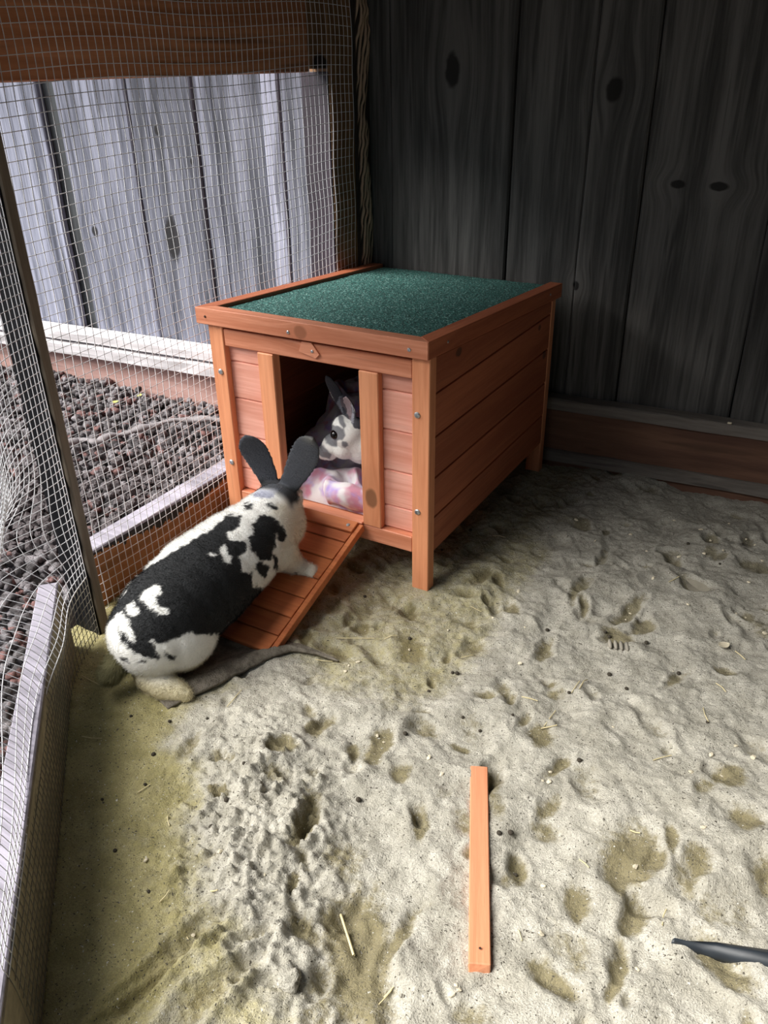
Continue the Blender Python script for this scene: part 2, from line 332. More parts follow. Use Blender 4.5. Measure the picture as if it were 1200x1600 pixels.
# low board under the near mesh wall: inner foot line runs from A to B
A = np.array([-.405, -.388]); B = np.array([.33, -1.112]); DU = (B-A)/np.linalg.norm(B-A); NO = np.array([DU[1], -DU[0]])
if NO @ np.array([-1, -1]) < 0: NO = -NO
LEN = np.linalg.norm(B-A)
def nl(u, o, z): p = A+DU*u+NO*o; return (p[0], p[1], z)
near = tag(empty('wall_front', (A[0], A[1], 0)), kind='structure')
solid('low_board', [nl(.0, .004, -.05), nl(LEN, .004, -.05), nl(LEN, .034, -.05), nl(.0, .034, -.05), nl(.0, .004, .114), nl(LEN, .004, .114), nl(LEN, .034, .114), nl(.0, .034, .114)], M_greyboard, near)
solid('cap_board', [nl(.005, .005, .1145), nl(LEN, .005, .1145), nl(LEN, .045, .1145), nl(.005, .032, .1145), nl(.005, .005, .121), nl(LEN, .005, .121), nl(LEN, .045, .121), nl(.005, .032, .121)], M_grey, near)

# unseen roof, rear boards and side fence, added to keep light out
shade_ceil = tag(empty('shade_ceiling', (.3, .3, 1.12)), kind='structure')
for k in range(7):
    box('shade_roof_board', (-.58+k*.265, -.60, 1.12), (-.585+(k+1)*.265, .75, 1.14), M_fence, shade_ceil, 0)
for k in range(3):
    box('shade_roof_board', (.48+k*.25, -1.30, 1.12), (.725+k*.25, -.605, 1.14), M_fence, shade_ceil, 0)
for k in range(7):
    box('board', (.30+k*.15, -1.32, -.05), (.445+k*.15, -1.30, 1.55), M_fence, shade_ceil, .002)  # unseen boards behind the camera, added to block light
right = tag(empty('shade_wall_right', (1.22, 0, 0)), kind='structure')  # unseen side fence, put in as a light blocker
for k in range(12):
    box('board', (1.22, -1.15+k*.155, -.05), (1.24, -1.0+k*.155, 1.55), M_fence, right, .002)  # unseen fence boards, added to block light

# ------------------------------------------------------------------ sand floor
def in_pen(X, Y):
    o = (X-A[0])*NO[0]+(Y-A[1])*NO[1]
    return (o < .02) & (X > WX-.005)
cell = .0027
gx = np.arange(-.47, 1.21, cell*1.0); gy = np.arange(-1.25, .70, cell)
gx = gx[gx < 1.205]; X, Y = np.meshgrid(gx, gy)
px_d = np.zeros_like(X)
wx = X+.012*fbm(X*14, Y*14, 5, 3); wy = Y+.012*fbm(X*14+50, Y*14+9, 6, 3)
H = .007*fbm(wx*5, wy*5, 11, 3)+.0055*fbm(wx*17, wy*17, 21, 3)
dune = 1-np.abs(fbm((wx*.8+wy*.6)*10, (wy*.8-wx*.6)*18, 31, 3)); H += .0035*dune
WET = np.zeros_like(X); DAMP_SHADE = np.zeros_like(X); BACK_SHADE = np.zeros_like(X)
def blob(cx, cy, rx, ry, rot, dz, rim=.25, damp=0.0):
    global H
    R_ = max(rx, ry)*2.6; i0, i1 = np.searchsorted(gx, [cx-R_, cx+R_]); j0, j1 = np.searchsorted(gy, [cy-R_, cy+R_])
    if i1 <= i0 or j1 <= j0: return
    xx = wx[j0:j1, i0:i1]-cx; yy = wy[j0:j1, i0:i1]-cy; c, s = math.cos(rot), math.sin(rot)
    d = np.sqrt(((xx*c+yy*s)/rx)**2+((-xx*s+yy*c)/ry)**2)
    H[j0:j1, i0:i1] += -dz*np.exp(-(d**2.6))+dz*rim*np.exp(-((d-1.45)/.35)**2)
    if damp: WET[j0:j1, i0:i1] = np.maximum(WET[j0:j1, i0:i1], damp*np.exp(-(d*.85)**3))
wall_o = -((X-A[0])*NO[0]+(Y-A[1])*NO[1])                       # distance from the near mesh wall
smooth_left = sstep(.17, .06, wall_o)*sstep(.25, -.2, Y)
r2 = np.random.default_rng(3)
for k in range(620):
    cx = r2.uniform(-.44, 1.1); cy = r2.uniform(-1.1, .6); o_ = -((cx-A[0])*NO[0]+(cy-A[1])*NO[1])
    if o_ < .16 and cy < .1: continue
    a_ = r2.uniform(.006, .017); blob(cx, cy, a_, a_*r2.uniform(1.0, 2.0), r2.uniform(.2, 1.3), r2.uniform(.003, .009), damp=r2.choice([0, .4, .6, .9]))
# damp scrapes seen in the photograph: px, py, rx, ry (cm), rot, strength
for (px, py, rx, ry, rot, dz, dm) in [(590, 1170, 1.7, 3.4, .5, .006, 1), (632, 1215, 1.2, 2, .3, .005, .9), (505, 1130, 1, 2.4, .6, .005, .8), (440, 1185, 1.6, 1.4, 0, .008, 1), (475, 1290, 1.4, 3.2, 0, .010, 1),
        (712, 1160, 1.3, .9, 0, .003, .8), (780, 1240, 1.0, 3.6, 0, .002, .6), (980, 1345, 2.6, 3.6, .5, .006, .95), (960, 1370, 1.4, 2.4, .2, .006, .9), (1135, 1225, 1.4, 2.6, .6, .006, 1), (1105, 1250, 1.3, 1.3, 0, .004, .7),
        (905, 1410, .9, 2.2, .5, .005, .9), (950, 1530, 1.0, 3.4, .3, .006, .9), (1045, 1330, .9, 2.4, .3, .005, .9), (1165, 1300, 1.4, 2.2, .2, .006, .8), (870, 1205, .9, 2.2, .8, .005, .9), (740, 1330, .9, 1.0, 0, .005, .8),
        (560, 1500, 3.4, 6.5, .0, .006, .9), (630, 1480, 1.0, 4.2, .5, .006, .8), (660, 1300, .9, 2.6, .2, .004, .8), (865, 1270, 1.1, 1.8, .2, .004, .7), (795, 1105, .8, 1.6, .7, .005, .8), (820, 1130, .8, 1.6, .7, .005, .7), (750, 905, 1.4, 2.6, .5, .008, .8),
        (850, 1010, 1, 3.2, .7, .007, .8), (905, 925, 1, 4.5, .75, .008, .8), (985, 950, 1.1, 4.5, .75, .008, .9), (1005, 975, 1.5, 2, .2, .007, 1), (1060, 1060, .9, 3, .6, .006, .7), (935, 870, .8, 4, .8, .006, .6), (1180, 1390, 1.4, 2.4, .2, .006, .7),
        (690, 1050, 1.2, 1.6, 0, .003, .5), (880, 1480, 1.8, 2.4, 0, .004, .5), (1105, 1440, 1.4, 2.2, .3, .004, .5), (1090, 1370, 1.2, 1.8, .3, .005, .8), (950, 1480, 1.3, 1.8, .3, .004, .5)]:
    p = at_z(px, py, 0); blob(p[0], p[1], rx/100, ry/100, -rot+.55, dz, .3, dm)
# smooth damp strip along the near wall; hutch shade painted in olive
H = H*(1-.75*smooth_left)
p1 = at_z(150, 1450, 0)
DAMP_SHADE = np.maximum(DAMP_SHADE, sstep(.29, .08, wall_o+.06*fbm(X*9, Y*9, 77, 3))*sstep(.1, -.15, Y)*.95)
hut_shade = sstep(.16, .02, np.maximum(np.maximum(-.5-X, X-.06), np.maximum(-.20-Y, Y-.65))+.03*fbm(X*11, Y*11, 70, 3)); DAMP_SHADE = np.maximum(DAMP_SHADE, hut_shade*.66)  # olive painted round the hutch base where its shadow falls
q = at_z(900, 800, 0); BACK_SHADE = np.maximum(BACK_SHADE, sstep(.12, .62, (X+.1)*.35+Y*.9+.12))  # sand colour darkened towards the back right, painting in the shade there
# dug-over crumbly heap, lower left
c0 = at_z(400, 1330, 0); dx = X-c0[0]; dy = Y-c0[1]; al = dx*.62+dy*-.78; ac = dx*.78+dy*.62
heap = np.exp(-((al/.19)**2+(ac/.10)**2)**1.5)
crumb = np.clip(fbm(X*75, Y*75, 51, 3), -.2, 1.2)
crumb2 = np.clip(fbm(X*150, Y*150, 53, 2), -.1, 1); H += heap*(.014+.0055*crumb+.009*crumb2+.004*fbm(X*230, Y*230, 56, 1)); DAMP_SHADE = DAMP_SHADE*(1-.45*heap)+.18*heap*(fbm(X*30, Y*30, 57, 2)+.3)
c1 = at_z(475, 1300, 0); blob(c1[0], c1[1], .018, .036, .2, .010, .5, .9)
c1 = at_z(445, 1190, 0); blob(c1[0], c1[1], .018, .014, .2, .007, .5, .9)
# tilted scrape bottom left
for (px, py, rx, ry, rot, dz) in [(270, 1500, 1.2, 6, -.2, .012), (330, 1560, 1.2, 6, -.2, .012), (225, 1560, 1.0, 5, -.2, .010), (385, 1475, .7, 2.6, -.5, .010)]:
    p = at_z(px, py, 0); blob(p[0], p[1], rx/100, ry/100, rot, dz, .6, .5)
# levels: dip under hutch front, rise against the back at the left, low at back right
H += .010*np.exp(-(((X-.62)/.3)**2+((Y+.35)/.4)**2)) - .022*sstep(.35, .60, Y)*sstep(.12, .40, X) + .0012*fbm(X*110, Y*110, 61, 2)
c2 = at_z(760, 1350, 0)                                          # trough beside the loose stick
H += .0008*fbm(X*300, Y*300, 66, 2)*(1-.5*smooth_left)
# keep it level where the hutch legs and ramp stand
for (lx, ly, rr) in [(-.013, .01, .035), (-.40, .01, .035), (-.013, .53, .035), (-.40, .53, .035), (-.19, -.26, .05)]:
    g = np.exp(-(((X-lx)**2+(Y-ly)**2)/rr**2)**2); H = H*(1-g)+0*g
def sand_h(x, y):
    i = int(np.clip(round((x-gx[0])/cell), 0, len(gx)-1)); j = int(np.clip(round((y-gy[0])/cell), 0, len(gy)-1)); return float(H[j, i])
ny, nx = X.shape
idx = np.arange(nx*ny).reshape(ny, nx)
keep = in_pen(X, Y); kf = keep[:-1, :-1] & keep[1:, 1:] & keep[:-1, 1:] & keep[1:, :-1] & (Y[:-1, :-1] < FY(X[:-1, :-1])+.004)
F = np.stack([idx[:-1, :-1], idx[:-1, 1:], idx[1:, 1:], idx[1:, :-1]], -1)[kf]
used = np.unique(F); remap = np.full(nx*ny, -1); remap[used] = np.arange(len(used))
V = np.stack([X, Y, H], -1).reshape(-1, 3)[used]
me = np_mesh('floor', V, remap[F])
for nm, arr in (('damp', DAMP_SHADE), ('back_shade', BACK_SHADE), ('wet', WET*.85)):  # damp also carries the olive shade painted round the hutch
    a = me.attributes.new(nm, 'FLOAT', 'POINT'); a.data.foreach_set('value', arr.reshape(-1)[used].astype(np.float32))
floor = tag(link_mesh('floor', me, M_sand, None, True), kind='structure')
tag(box('ground', (-9, -9, -.09), (9, 9, -.06), M_soil, None, 0), kind='structure')

# ------------------------------------------------------------------ the hutch
hutch = tag(empty('rabbit_hutch', (-.21, .27, 0)), 'orange stained wooden rabbit hutch with green felt roof and open doorway', 'rabbit hutch')
RF, RB = -.008, .568                  # roof front and back
RL, RR = -.434, .001; HF = .43; DR = .0385
HZ = lambda y: HF-DR*(y-RF)/(RB-RF)
BK = .540
for (x0, x1) in ((-.4165, -.3865), (-.030, 0)):
    box('leg', (x0, 0, -.006), (x1, .0215, HZ(.01)-.026), M_hz, hutch, .0012)
    box('leg', (x0, BK-.0215, -.006), (x1, BK, HZ(BK)-.026), M_hz, hutch, .0012)
# roof rim: four boards, mitred, following the fall of the roof
W_ = .026; TH = .0274
def rim(P): return solid('roof_rim', [(x, y, HZ(y)-TH) for x, y in P]+[(x, y, HZ(y)) for x, y in P], None, hutch, .001)
g_ = .0004
for P, m in (([(RL, RF), (RR, RF), (RR-W_, RF+W_), (RL+W_, RF+W_)], M_hx), ([(RR, RF+g_), (RR, RB), (RR-W_, RB), (RR-W_, RF+W_+g_)], M_hy),
             ([(RL, RF+g_), (RL+W_, RF+W_+g_), (RL+W_, RB), (RL, RB)], M_hy)):
    o = rim(P); o.data.materials.append(m)
# felt panel set a little below the rim, grainy surface
nxf, nyf = 150, 190; fx = np.linspace(RL+W_+.0008, RR-W_-.0008, nxf); fy = np.linspace(RF+W_+.0008, RB, nyf); XX, YY = np.meshgrid(fx, fy)
ZZ = HZ(YY)-.0075+.0009*rng.random(XX.shape)+.0006*vnoise(XX*30, YY*30, 8)
i = np.arange(nyf-1)[:, None]*nxf+np.arange(nxf-1)[None, :]; Ft = np.stack([i, i+1, i+nxf+1, i+nxf], -1).reshape(-1, 4); nb = XX.size
ids = list(range(nxf))+[r*nxf+nxf-1 for r in range(1, nyf)]+[(nyf-1)*nxf+c for c in range(nxf-2, -1, -1)]+[r*nxf for r in range(nyf-2, 0, -1)]
V1 = np.stack([XX, YY, ZZ], -1).reshape(-1, 3); V2 = V1.copy(); V2[:, 2] = (HZ(YY)-.019).ravel()
me = np_mesh('roof_felt', np.concatenate([V1, V2]), np.concatenate([Ft, Ft[:, ::-1]+nb, np.array([[a, a+nb, b+nb, b] for a, b in zip(ids, ids[1:]+ids[:1])])]))
o = link_mesh('roof_felt', me, M_felt, hutch); o['label'] = 'dark green mineral roofing felt'
# front: top rail, bottom rail, pilasters, planks
box('top_rail', (-.3860, .0015, .3675), (-.0305, .0195, .3965), M_hx, hutch)
box('bottom_rail', (-.3860, .0015, .0665), (-.0305, .0195, .0955), M_hx, hutch)
box('pilaster', (-.3180, .0, .0960), (-.2860, .0195, .3670), M_hz, hutch)
box('pilaster', (-.1235, .0, .0960), (-.0885, .0195, .3670), M_hz, hutch)
LV = [.0960, .137, .202, .272, .338, .3670]
def vplank(x0, x1, yf, z0, z1, mat):     # front plank with a V-groove at its lower edge
    bm = bmesh.new(); P = [(yf+.0028, z0+.0004), (yf, z0+.0034), (yf, z1-.0012), (yf+.0028, z1), (yf+.009, z1), (yf+.009, z0+.0004)]
    a = [bm.verts.new((x0, y, z)) for y, z in P]; b = [bm.verts.new((x1, y, z)) for y, z in P]
    for k in range(6): bm.faces.new((a[k], a[(k+1) % 6], b[(k+1) % 6], b[k]))
    bm.faces.new(a); bm.faces.new(b); return from_bm('plank', bm, mat, hutch)
M_pl = wood('pine_stain_skylit', (.64, .26, .18), (.84, .43, .34), 'x', dark=.15)  # stain shifted pinker, skylight on the front painted in
for z0, z1 in zip(LV, LV[1:]):
    vplank(-.3860, -.3185, .0125, z0, z1, M_pl); vplank(-.0880, -.0305, .0125, z0, z1, M_pl)
# side walls of clapboards
SZ = [.0644]+[.3417-.0707*k for k in (3, 2, 1, 0)]
def sideplank(xf, sgn, z0, z1f, z1b):
    bm = bmesh.new(); y0, y1 = .0220, BK-.0220
    def sec(y, zt): return [bm.verts.new((xf+sgn*a, y, z)) for a, z in ((-.0028, z0+.0004), (0, z0+.0036), (-.0005, zt-.0012), (-.0028, zt), (-.009, zt), (-.009, z0+.0004))]
    a, b = sec(y0, z1f), sec(y1, z1b)
    for k in range(6): bm.faces.new((a[k], a[(k+1) % 6], b[(k+1) % 6], b[k]))
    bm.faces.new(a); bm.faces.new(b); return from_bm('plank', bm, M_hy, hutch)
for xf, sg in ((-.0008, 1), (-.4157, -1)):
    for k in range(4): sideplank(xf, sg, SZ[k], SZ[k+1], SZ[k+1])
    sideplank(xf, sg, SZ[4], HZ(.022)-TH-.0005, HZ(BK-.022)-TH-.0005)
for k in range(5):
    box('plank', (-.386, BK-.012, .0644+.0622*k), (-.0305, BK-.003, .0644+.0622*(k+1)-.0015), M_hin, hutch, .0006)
box('floor_panel', (-.405, .0200, .0880), (-.011, BK-.013, .0965), M_hx, hutch, .0008)
box('door_sill', (-.2855, -.003, .0960), (-.1240, .0197, .1000), M_hx, hutch, .0008)
# little wooden turn latch on the top rail
bm = bmesh.new(); P = [(-.225, .3985), (-.207, .3985), (-.193, .3815), (-.200, .3745), (-.232, .3815)]
a = [bm.verts.new((x, -.0015, z)) for x, z in P]; b = [bm.verts.new((x, .0012, z)) for x, z in P]
for k in range(5): bm.faces.new((a[k], a[(k+1) % 5], b[(k+1) % 5], b[k]))
bm.faces.new(a); bm.faces.new(b); from_bm('turn_latch', bm, M_hx, hutch)
def screw(p, nrm, r, parent, mat=None):
    bm = bmesh.new(); nrm = Vector(nrm).normalized(); t = nrm.orthogonal().normalized(); b_ = nrm.cross(t); n = 12
    prof = [(1.0, 0), (1.0, .25), (.75, .5), (.32, .56), (.25, .30)]
    rr = [[bm.verts.new(Vector(p)+nrm*h*r+(t*math.cos(k*2*math.pi/n)+b_*math.sin(k*2*math.pi/n))*q*r*(1 if (j < 3 or k % 3) else .45)) for k in range(n)] for j, (q, h) in enumerate(prof)]
    for x, y in zip(rr, rr[1:]):
        for k in range(n): bm.faces.new((x[k], x[(k+1) % n], y[(k+1) % n], y[k]))
    bm.faces.new(rr[-1]); return from_bm('screw', bm, mat or M_steel, parent)
for (x, z) in ((-.3995, .321), (-.3985, .151), (-.0205, .313), (-.0195, .147)): screw((x, -.0002, z), (0, -1, 0), .0050, hutch)['label'] = 'zinc bolt head'
for (x, z, r_) in ((-.0300, .415, .0030), (-.245, .412, .0028)): screw((x, RF-.0002, z), (0, -1, 0), r_, hutch)
screw((-.4130, RF-.0001, .4160), (0, -1, 0), .0022, hutch, M_screwhole); screw((-.206, -.0016, .385), (0, -1, 0), .0025, hutch)
screw((RR+.0001, .055, HZ(.055)-.012), (1, 0, 0), .0022, hutch); screw((RR+.0001, .50, HZ(.50)-.012), (1, 0, 0), .0022, hutch)
# ramp
ramp = empty('ramp'); ramp.parent = hutch; ramp.location = Vector((-.195, -.13, .05))-hutch.location
T0 = Vector((0, -.006, .098)); T1 = Vector((0, -.272, .010)); dr = (T1-T0); RLn = dr.length; dr.normalize(); nr = Vector((0, -dr.z, dr.y)); nr = nr if nr.z > 0 else -nr
def rp(x, s, h): v = T0+dr*s+nr*h; return (x, v.y, v.z)
def rbox(name, x0, x1, s0, s1, h0, h1, mat, r=.0008, tilt=0.0):
    return solid(name, [rp(x0, s0, h0), rp(x1, s0, h0), rp(x1, s1, h0), rp(x0, s1, h0), rp(x0, s0, h1), rp(x1, s0, h1), rp(x1, s1, h1+tilt), rp(x0, s1, h1+tilt)], mat, ramp, r)
rx0, rx1 = -.276, -.128
ss = [.024, .046, .086, .130, .172, .212, .248, RLn]
for a_, b_ in zip(ss, ss[1:]): rbox('plank', rx0, rx1-.0005, a_+.0006, b_-.0006, -.005, .0015, M_ramp, .0006, tilt=.0022)
rbox('end_cleat', rx0, rx1, .0, .0235, -.005, .0055, M_ramp)
rbox('side_rail', rx1, rx1+.009, .0, RLn-.008, -.012, .0010, M_ramp); rbox('side_rail', rx0-.009, rx0, .0, RLn-.008, -.012, .0010, M_ramp)
screw(rp(rx1-.013, .012, .0055), nr, .0033, ramp); screw(rp(rx0+.013, .012, .0055), nr, .0033, ramp)

# ------------------------------------------------------------------ fleece in the hutch
def fleece():
    nx_, ny_ = 130, 110; x = np.linspace(-.372, -.020, nx_); y = np.linspace(.026, .38, ny_); Xf, Yf = np.meshgrid(x, y)
    a = Xf+.03*fbm(Xf*8, Yf*8, 91, 2); b = Yf+.03*fbm(Xf*8+9, Yf*8, 93, 2)
    fold = 1-np.abs(fbm(a*13, b*11, 95, 2)); base = .110+.028*sstep(.2, .9, fold)+.012*fbm(a*22, b*22, 97, 2)
    base += .085*sstep(.12, .30, Yf)*sstep(-.17, -.30, Xf)+.02*np.exp(-(((Xf+.245)/.03)**2+((Yf-.055)/.03)**2))
    edge = np.minimum.reduce([sstep(-.372, -.355, Xf), sstep(-.020, -.04, Xf), sstep(.026, .046+.0*Yf, Yf), sstep(.38, .35, Yf)])
    Z = .0985+(base-.0985)*np.sqrt(edge+1e-6); Z = np.maximum(Z, .0980)
    i = np.arange(ny_-1)[:, None]*nx_+np.arange(nx_-1)[None, :]
    V1 = np.stack([Xf, Yf, Z], -1).reshape(-1, 3); V2 = V1.copy(); V2[:, 2] = .0972; nb = nx_*ny_
    Ft = np.stack([i, i+1, i+nx_+1, i+nx_], -1).reshape(-1, 4)
    ids = list(range(nx_))+[r*nx_+nx_-1 for r in range(1, ny_)]+[(ny_-1)*nx_+c for c in range(nx_-2, -1, -1)]+[r*nx_ for r in range(ny_-2, 0, -1)]
    me = np_mesh('fleece_blanket', np.concatenate([V1, V2]), np.concatenate([Ft, Ft[:, ::-1]+nb, np.array([[p, p+nb, q+nb, q] for p, q in zip(ids, ids[1:]+ids[:1])])]))
    bl = link_mesh('fleece_blanket', me, M_fleece, None, True); tag(bl, 'rumpled pink, lilac and white fleece blanket inside the hutch doorway', 'blanket')
    # rolled front fold
    P = [(-.222, .050, .118), (-.212, .034, .122), (-.195, .029, .124), (-.165, .030, .124), (-.135, .034, .122), (-.105, .040, .120), (-.07, .045, .118)]
    P = np.array(P); t = np.linspace(0, 6, 40); P = np.stack([np.interp(t, range(7), P[:, k]) for k in range(3)], 1)
    rad = .0215*np.clip(np.sin(np.clip((t+.35)/1.1, 0, 1)*math.pi/2), .1, 1)*(1+.10*np.sin(t*2.7))
    n = 18; V = []; ang = np.arange(n)*2*math.pi/n
    for k in range(40):
        for q in ang: V.append((P[k, 0]+.003*math.sin(q*2), P[k, 1]+rad[k]*.75*math.cos(q), P[k, 2]+rad[k]*math.sin(q)*(1+.12*math.sin(3*q+t[k]*2))))
    F_ = [[k*n+j, k*n+(j+1) % n, (k+1)*n+(j+1) % n, (k+1)*n+j] for k in range(39) for j in range(n)]
    me2 = np_mesh('rolled_fold', V, F_); o = link_mesh('rolled_fold', me2, M_fleece, bl, True); o['label'] = 'lilac and pink rolled edge'
fleece()

# ------------------------------------------------------------------ rabbits
def ellip(bm, c, r, d=None, seg=20):
    """ellipsoid with radii r; d = direction of its third axis"""
    m = Matrix.Diagonal((*r, 1))
    q = Vector(d).normalized().to_track_quat('Z', 'Y').to_matrix().to_4x4() if d is not None else Matrix.Identity(4)
    bmesh.ops.create_uvsphere(bm, u_segments=seg, v_segments=seg-6, radius=1, matrix=Matrix.Translation(Vector(c)) @ q @ m)
def limb(bm, pts, n=16):
    """pts: (x,y,z,r): tapered chain with round ends"""
    pts = [(Vector(p[:3]), p[3]) for p in pts]
    for (a, ra), (b, rb) in zip(pts, pts[1:]):
        L = (b-a).length; k = max(2, int(L/(min(ra, rb)*.35)))
        for i in range(k+1):
            t = i/k; c = a.lerp(b, t); r = ra+(rb-ra)*t
            bmesh.ops.create_uvsphere(bm, u_segments=n, v_segments=n-6, radius=r, matrix=Matrix.Translation(c))
def ear(bm, base, tip, width, thick, nrm, cup=.0):
    """leaf shaped ear, closed solid, facing nrm, slightly cupped"""
    base = Vector(base); tip = Vector(tip); ax = (tip-base); L = ax.length; ax.normalize(); nrm = Vector(nrm); nrm = (nrm-ax*nrm.dot(ax)).normalized(); sd = ax.cross(nrm)
    N = 20; M = 14; rings = []
    for i in range(N+1):
        t = i/N; wd = width*(.55+.45*math.sin(min(1, t*1.35)*math.pi/2))*math.sqrt(max(0, 1-max(0, (t-.62)/.38)**2.4)); wd = max(wd, .0012); c = base+ax*L*t - nrm*.008*math.sin(t*math.pi)
        ring = []
        for j in range(M):
            a = 2*math.pi*j/M; s = math.cos(a); h = math.sin(a)
            ring.append(bm.verts.new(c+sd*wd*s+nrm*(thick*h*(1-.35*abs(s))+cup*wd*s*s)))
        rings.append(ring)
    for a, b in zip(rings, rings[1:]):
        for j in range(M): bm.faces.new((a[j], a[(j+1) % M], b[(j+1) % M], b[j]))
    bm.faces.new(rings[0][::-1]); bm.faces.new(rings[-1])
def fuse(name, bm, voxel, smooth=6):
    me = bpy.data.meshes.new(name); bmesh.ops.recalc_face_normals(bm, faces=bm.faces); bm.to_mesh(me); bm.free()
    o = bpy.data.objects.new(name, me); COL.objects.link(o)
    m = o.modifiers.new('r', 'REMESH'); m.mode = 'VOXEL'; m.voxel_size = voxel
    s = o.modifiers.new('s', 'SMOOTH'); s.iterations = smooth; s.factor = .5
    dg = bpy.context.evaluated_depsgraph_get(); ev = o.evaluated_get(dg); me2 = bpy.data.meshes.new_from_object(ev)
    o.modifiers.clear(); o.data = me2; me2.name = name; bpy.data.meshes.remove(me)
    me2.polygons.foreach_set('use_smooth', [True]*len(me2.polygons)); return o
def verts(o): a = np.zeros(len(o.data.vertices)*3); o.data.vertices.foreach_get('co', a); return a.reshape(-1, 3)
def to_px(P):
    d = P-CAM; z = d@FX; return 600+FPX*(d@RX)/z, 800-FPX*(d@UX)/z
def inside(px, py, poly):
    """signed-ish distance: positive inside, in pixels"""
    n = len(poly); ins = np.zeros(len(px), bool); dm = np.full(len(px), 1e9)
    for k in range(n):
        x0, y0 = poly[k]; x1, y1 = poly[(k+1) % n]
        c = ((y0 > py) != (y1 > py)) & (px < (x1-x0)*(py-y0)/((y1-y0) if y1 != y0 else 1e-9)+x0); ins ^= c
        ex, ey = x1-x0, y1-y0; t = np.clip(((px-x0)*ex+(py-y0)*ey)/(ex*ex+ey*ey+1e-9), 0, 1); dm = np.minimum(dm, np.hypot(px-x0-t*ex, py-y0-t*ey))
    return np.where(ins, dm, -dm)
def coat(o, rgb):
    a = o.data.attributes.new('coat', 'FLOAT_COLOR', 'POINT'); a.data.foreach_set('color', np.concatenate([rgb, np.ones((len(rgb), 1))], 1).astype(np.float32).ravel())
    o.data.materials.append(M_fur)
WH = np.array([.93, .92, .89]); BKC = np.array([.009, .010, .012]); GR = np.array([.16, .17, .20]); CR = np.array([.66, .58, .36])
Cp = lambda s, ox, oy, pts: [(ox+x/s, oy+y/s) for x, y in pts]

bm = bmesh.new()
limb(bm, [(-.242, -.375, .078, .064), (-.240, -.345, .088, .071), (-.236, -.275, .104, .074), (-.228, -.205, .118, .067), (-.222, -.150, .129, .057), (-.224, -.105, .147, .044)], 24)
ellip(bm, (-.236, -.072, .150), (.034, .033, .042), (-.35, 1, -.45)); ellip(bm, (-.250, -.040, .131), (.022, .021, .030), (-.35, 1, -.45)); ellip(bm, (-.202, -.112, .128), (.030, .040, .040))
ellip(bm, (-.208, -.352, .072), (.042, .055, .056)); ellip(bm, (-.275, -.345, .075), (.040, .055, .056))
limb(bm, [(-.230, -.382, .052, .038), (-.246, -.392, .030, .027), (-.232, -.402, .019, .024), (-.204, -.406, .015, .020), (-.182, -.403, .012, .015), (-.172, -.401, .010, .011)])
limb(bm, [(-.290, -.37, .045, .035), (-.295, -.36, .02, .022), (-.300, -.30, .013, .016)])
limb(bm, [(-.196, -.150, .108, .036), (-.186, -.135, .085, .022), (-.176, -.125, .068, .0155), (-.162, -.122, .0640, .0125), (-.150, -.120, .0625, .011)])
limb(bm, [(-.250, -.150, .105, .032), (-.258, -.12, .085, .018), (-.258, -.09, .078, .014)])
for k in range(3): limb(bm, [(-.152, -.126+k*.006, .0625, .0065), (-.143, -.127+k*.007, .0605, .0055)], 10)
eL = at_y(382, 680, -.100); eR = at_y(489, 684, -.110)
bL = Vector((-.247, -.078, .168)); bR = Vector((-.222, -.080, .168))
ear(bm, bL, eL, .0255, .0042, (.25, -1, .3), .10); ear(bm, bR, eR, .0260, .0042, (.35, -1, .3), .10)
ellip(bm, (-.246, -.080, .166), (.019, .017, .017)); ellip(bm, (-.222, -.082, .166), (.019, .017, .017))
rb = fuse('rabbit', bm, .0023, 7)
P = verts(rb); px, py = to_px(P)
j1 = np.array([mnoise.noise(Vector(p)*95) for p in P]); j2 = np.array([mnoise.noise(Vector(p)*260+Vector((7, 1, 3))) for p in P])
nz = 4.5*j1+2.5*j2
BLK = [Cp(2.727, 140, 660, p) for p in (
    [(70, 850), (130, 745), (190, 655), (290, 590), (400, 525), (505, 465), (545, 440), (575, 395), (650, 395), (640, 440), (590, 470), (600, 505), (660, 505), (668, 545), (640, 580), (655, 640), (690, 640), (700, 700), (745, 705), (745, 745), (690, 765), (655, 815), (600, 860), (560, 905), (440, 895), (405, 905), (350, 930), (300, 940), (262, 925), (300, 985), (310, 1000), (270, 1005), (200, 985), (150, 940), (120, 880), (130, 865), (160, 895), (195, 930), (170, 850), (150, 810), (120, 815), (90, 860)],
    [(690, 430), (745, 390), (800, 410), (840, 480), (835, 510), (808, 505), (795, 470), (790, 540), (770, 585), (725, 585), (685, 540), (680, 500), (700, 480)],
    [(705, 600), (740, 590), (762, 620), (755, 660), (725, 660)], [(780, 560), (800, 580), (800, 625), (786, 630)], [(660, 350), (690, 348), (690, 372), (668, 376)], [(757, 343), (800, 362), (800, 380), (760, 360)],
    [(315, 980), (365, 995), (360, 1012), (320, 1000)], [(215, 1005), (250, 1012), (240, 1025), (215, 1018)], [(140, 990), (165, 1000), (170, 1020), (140, 1015)], [(305, 1085), (385, 1068), (380, 1080), (315, 1095)], [(868, 660), (885, 630), (895, 630), (880, 672)])]
HOL = [Cp(2.727, 140, 660, p) for p in ([(222, 725), (270, 690), (308, 700), (305, 730), (280, 745), (300, 785), (345, 800), (340, 820), (285, 810), (240, 770), (222, 750)], [(162, 775), (185, 760), (212, 810), (205, 830), (165, 820)],
    [(555, 530), (575, 520), (590, 565), (608, 580), (600, 600), (575, 590)], [(512, 555), (540, 565), (530, 575)], [(80, 860), (110, 830), (140, 805), (155, 850), (190, 920), (190, 940), (165, 915), (125, 870), (100, 900)])]
b = np.full(len(P), -1e9)
for q_ in BLK: b = np.maximum(b, inside(px, py, q_))
for q_ in HOL: b = np.minimum(b, -inside(px, py, q_))
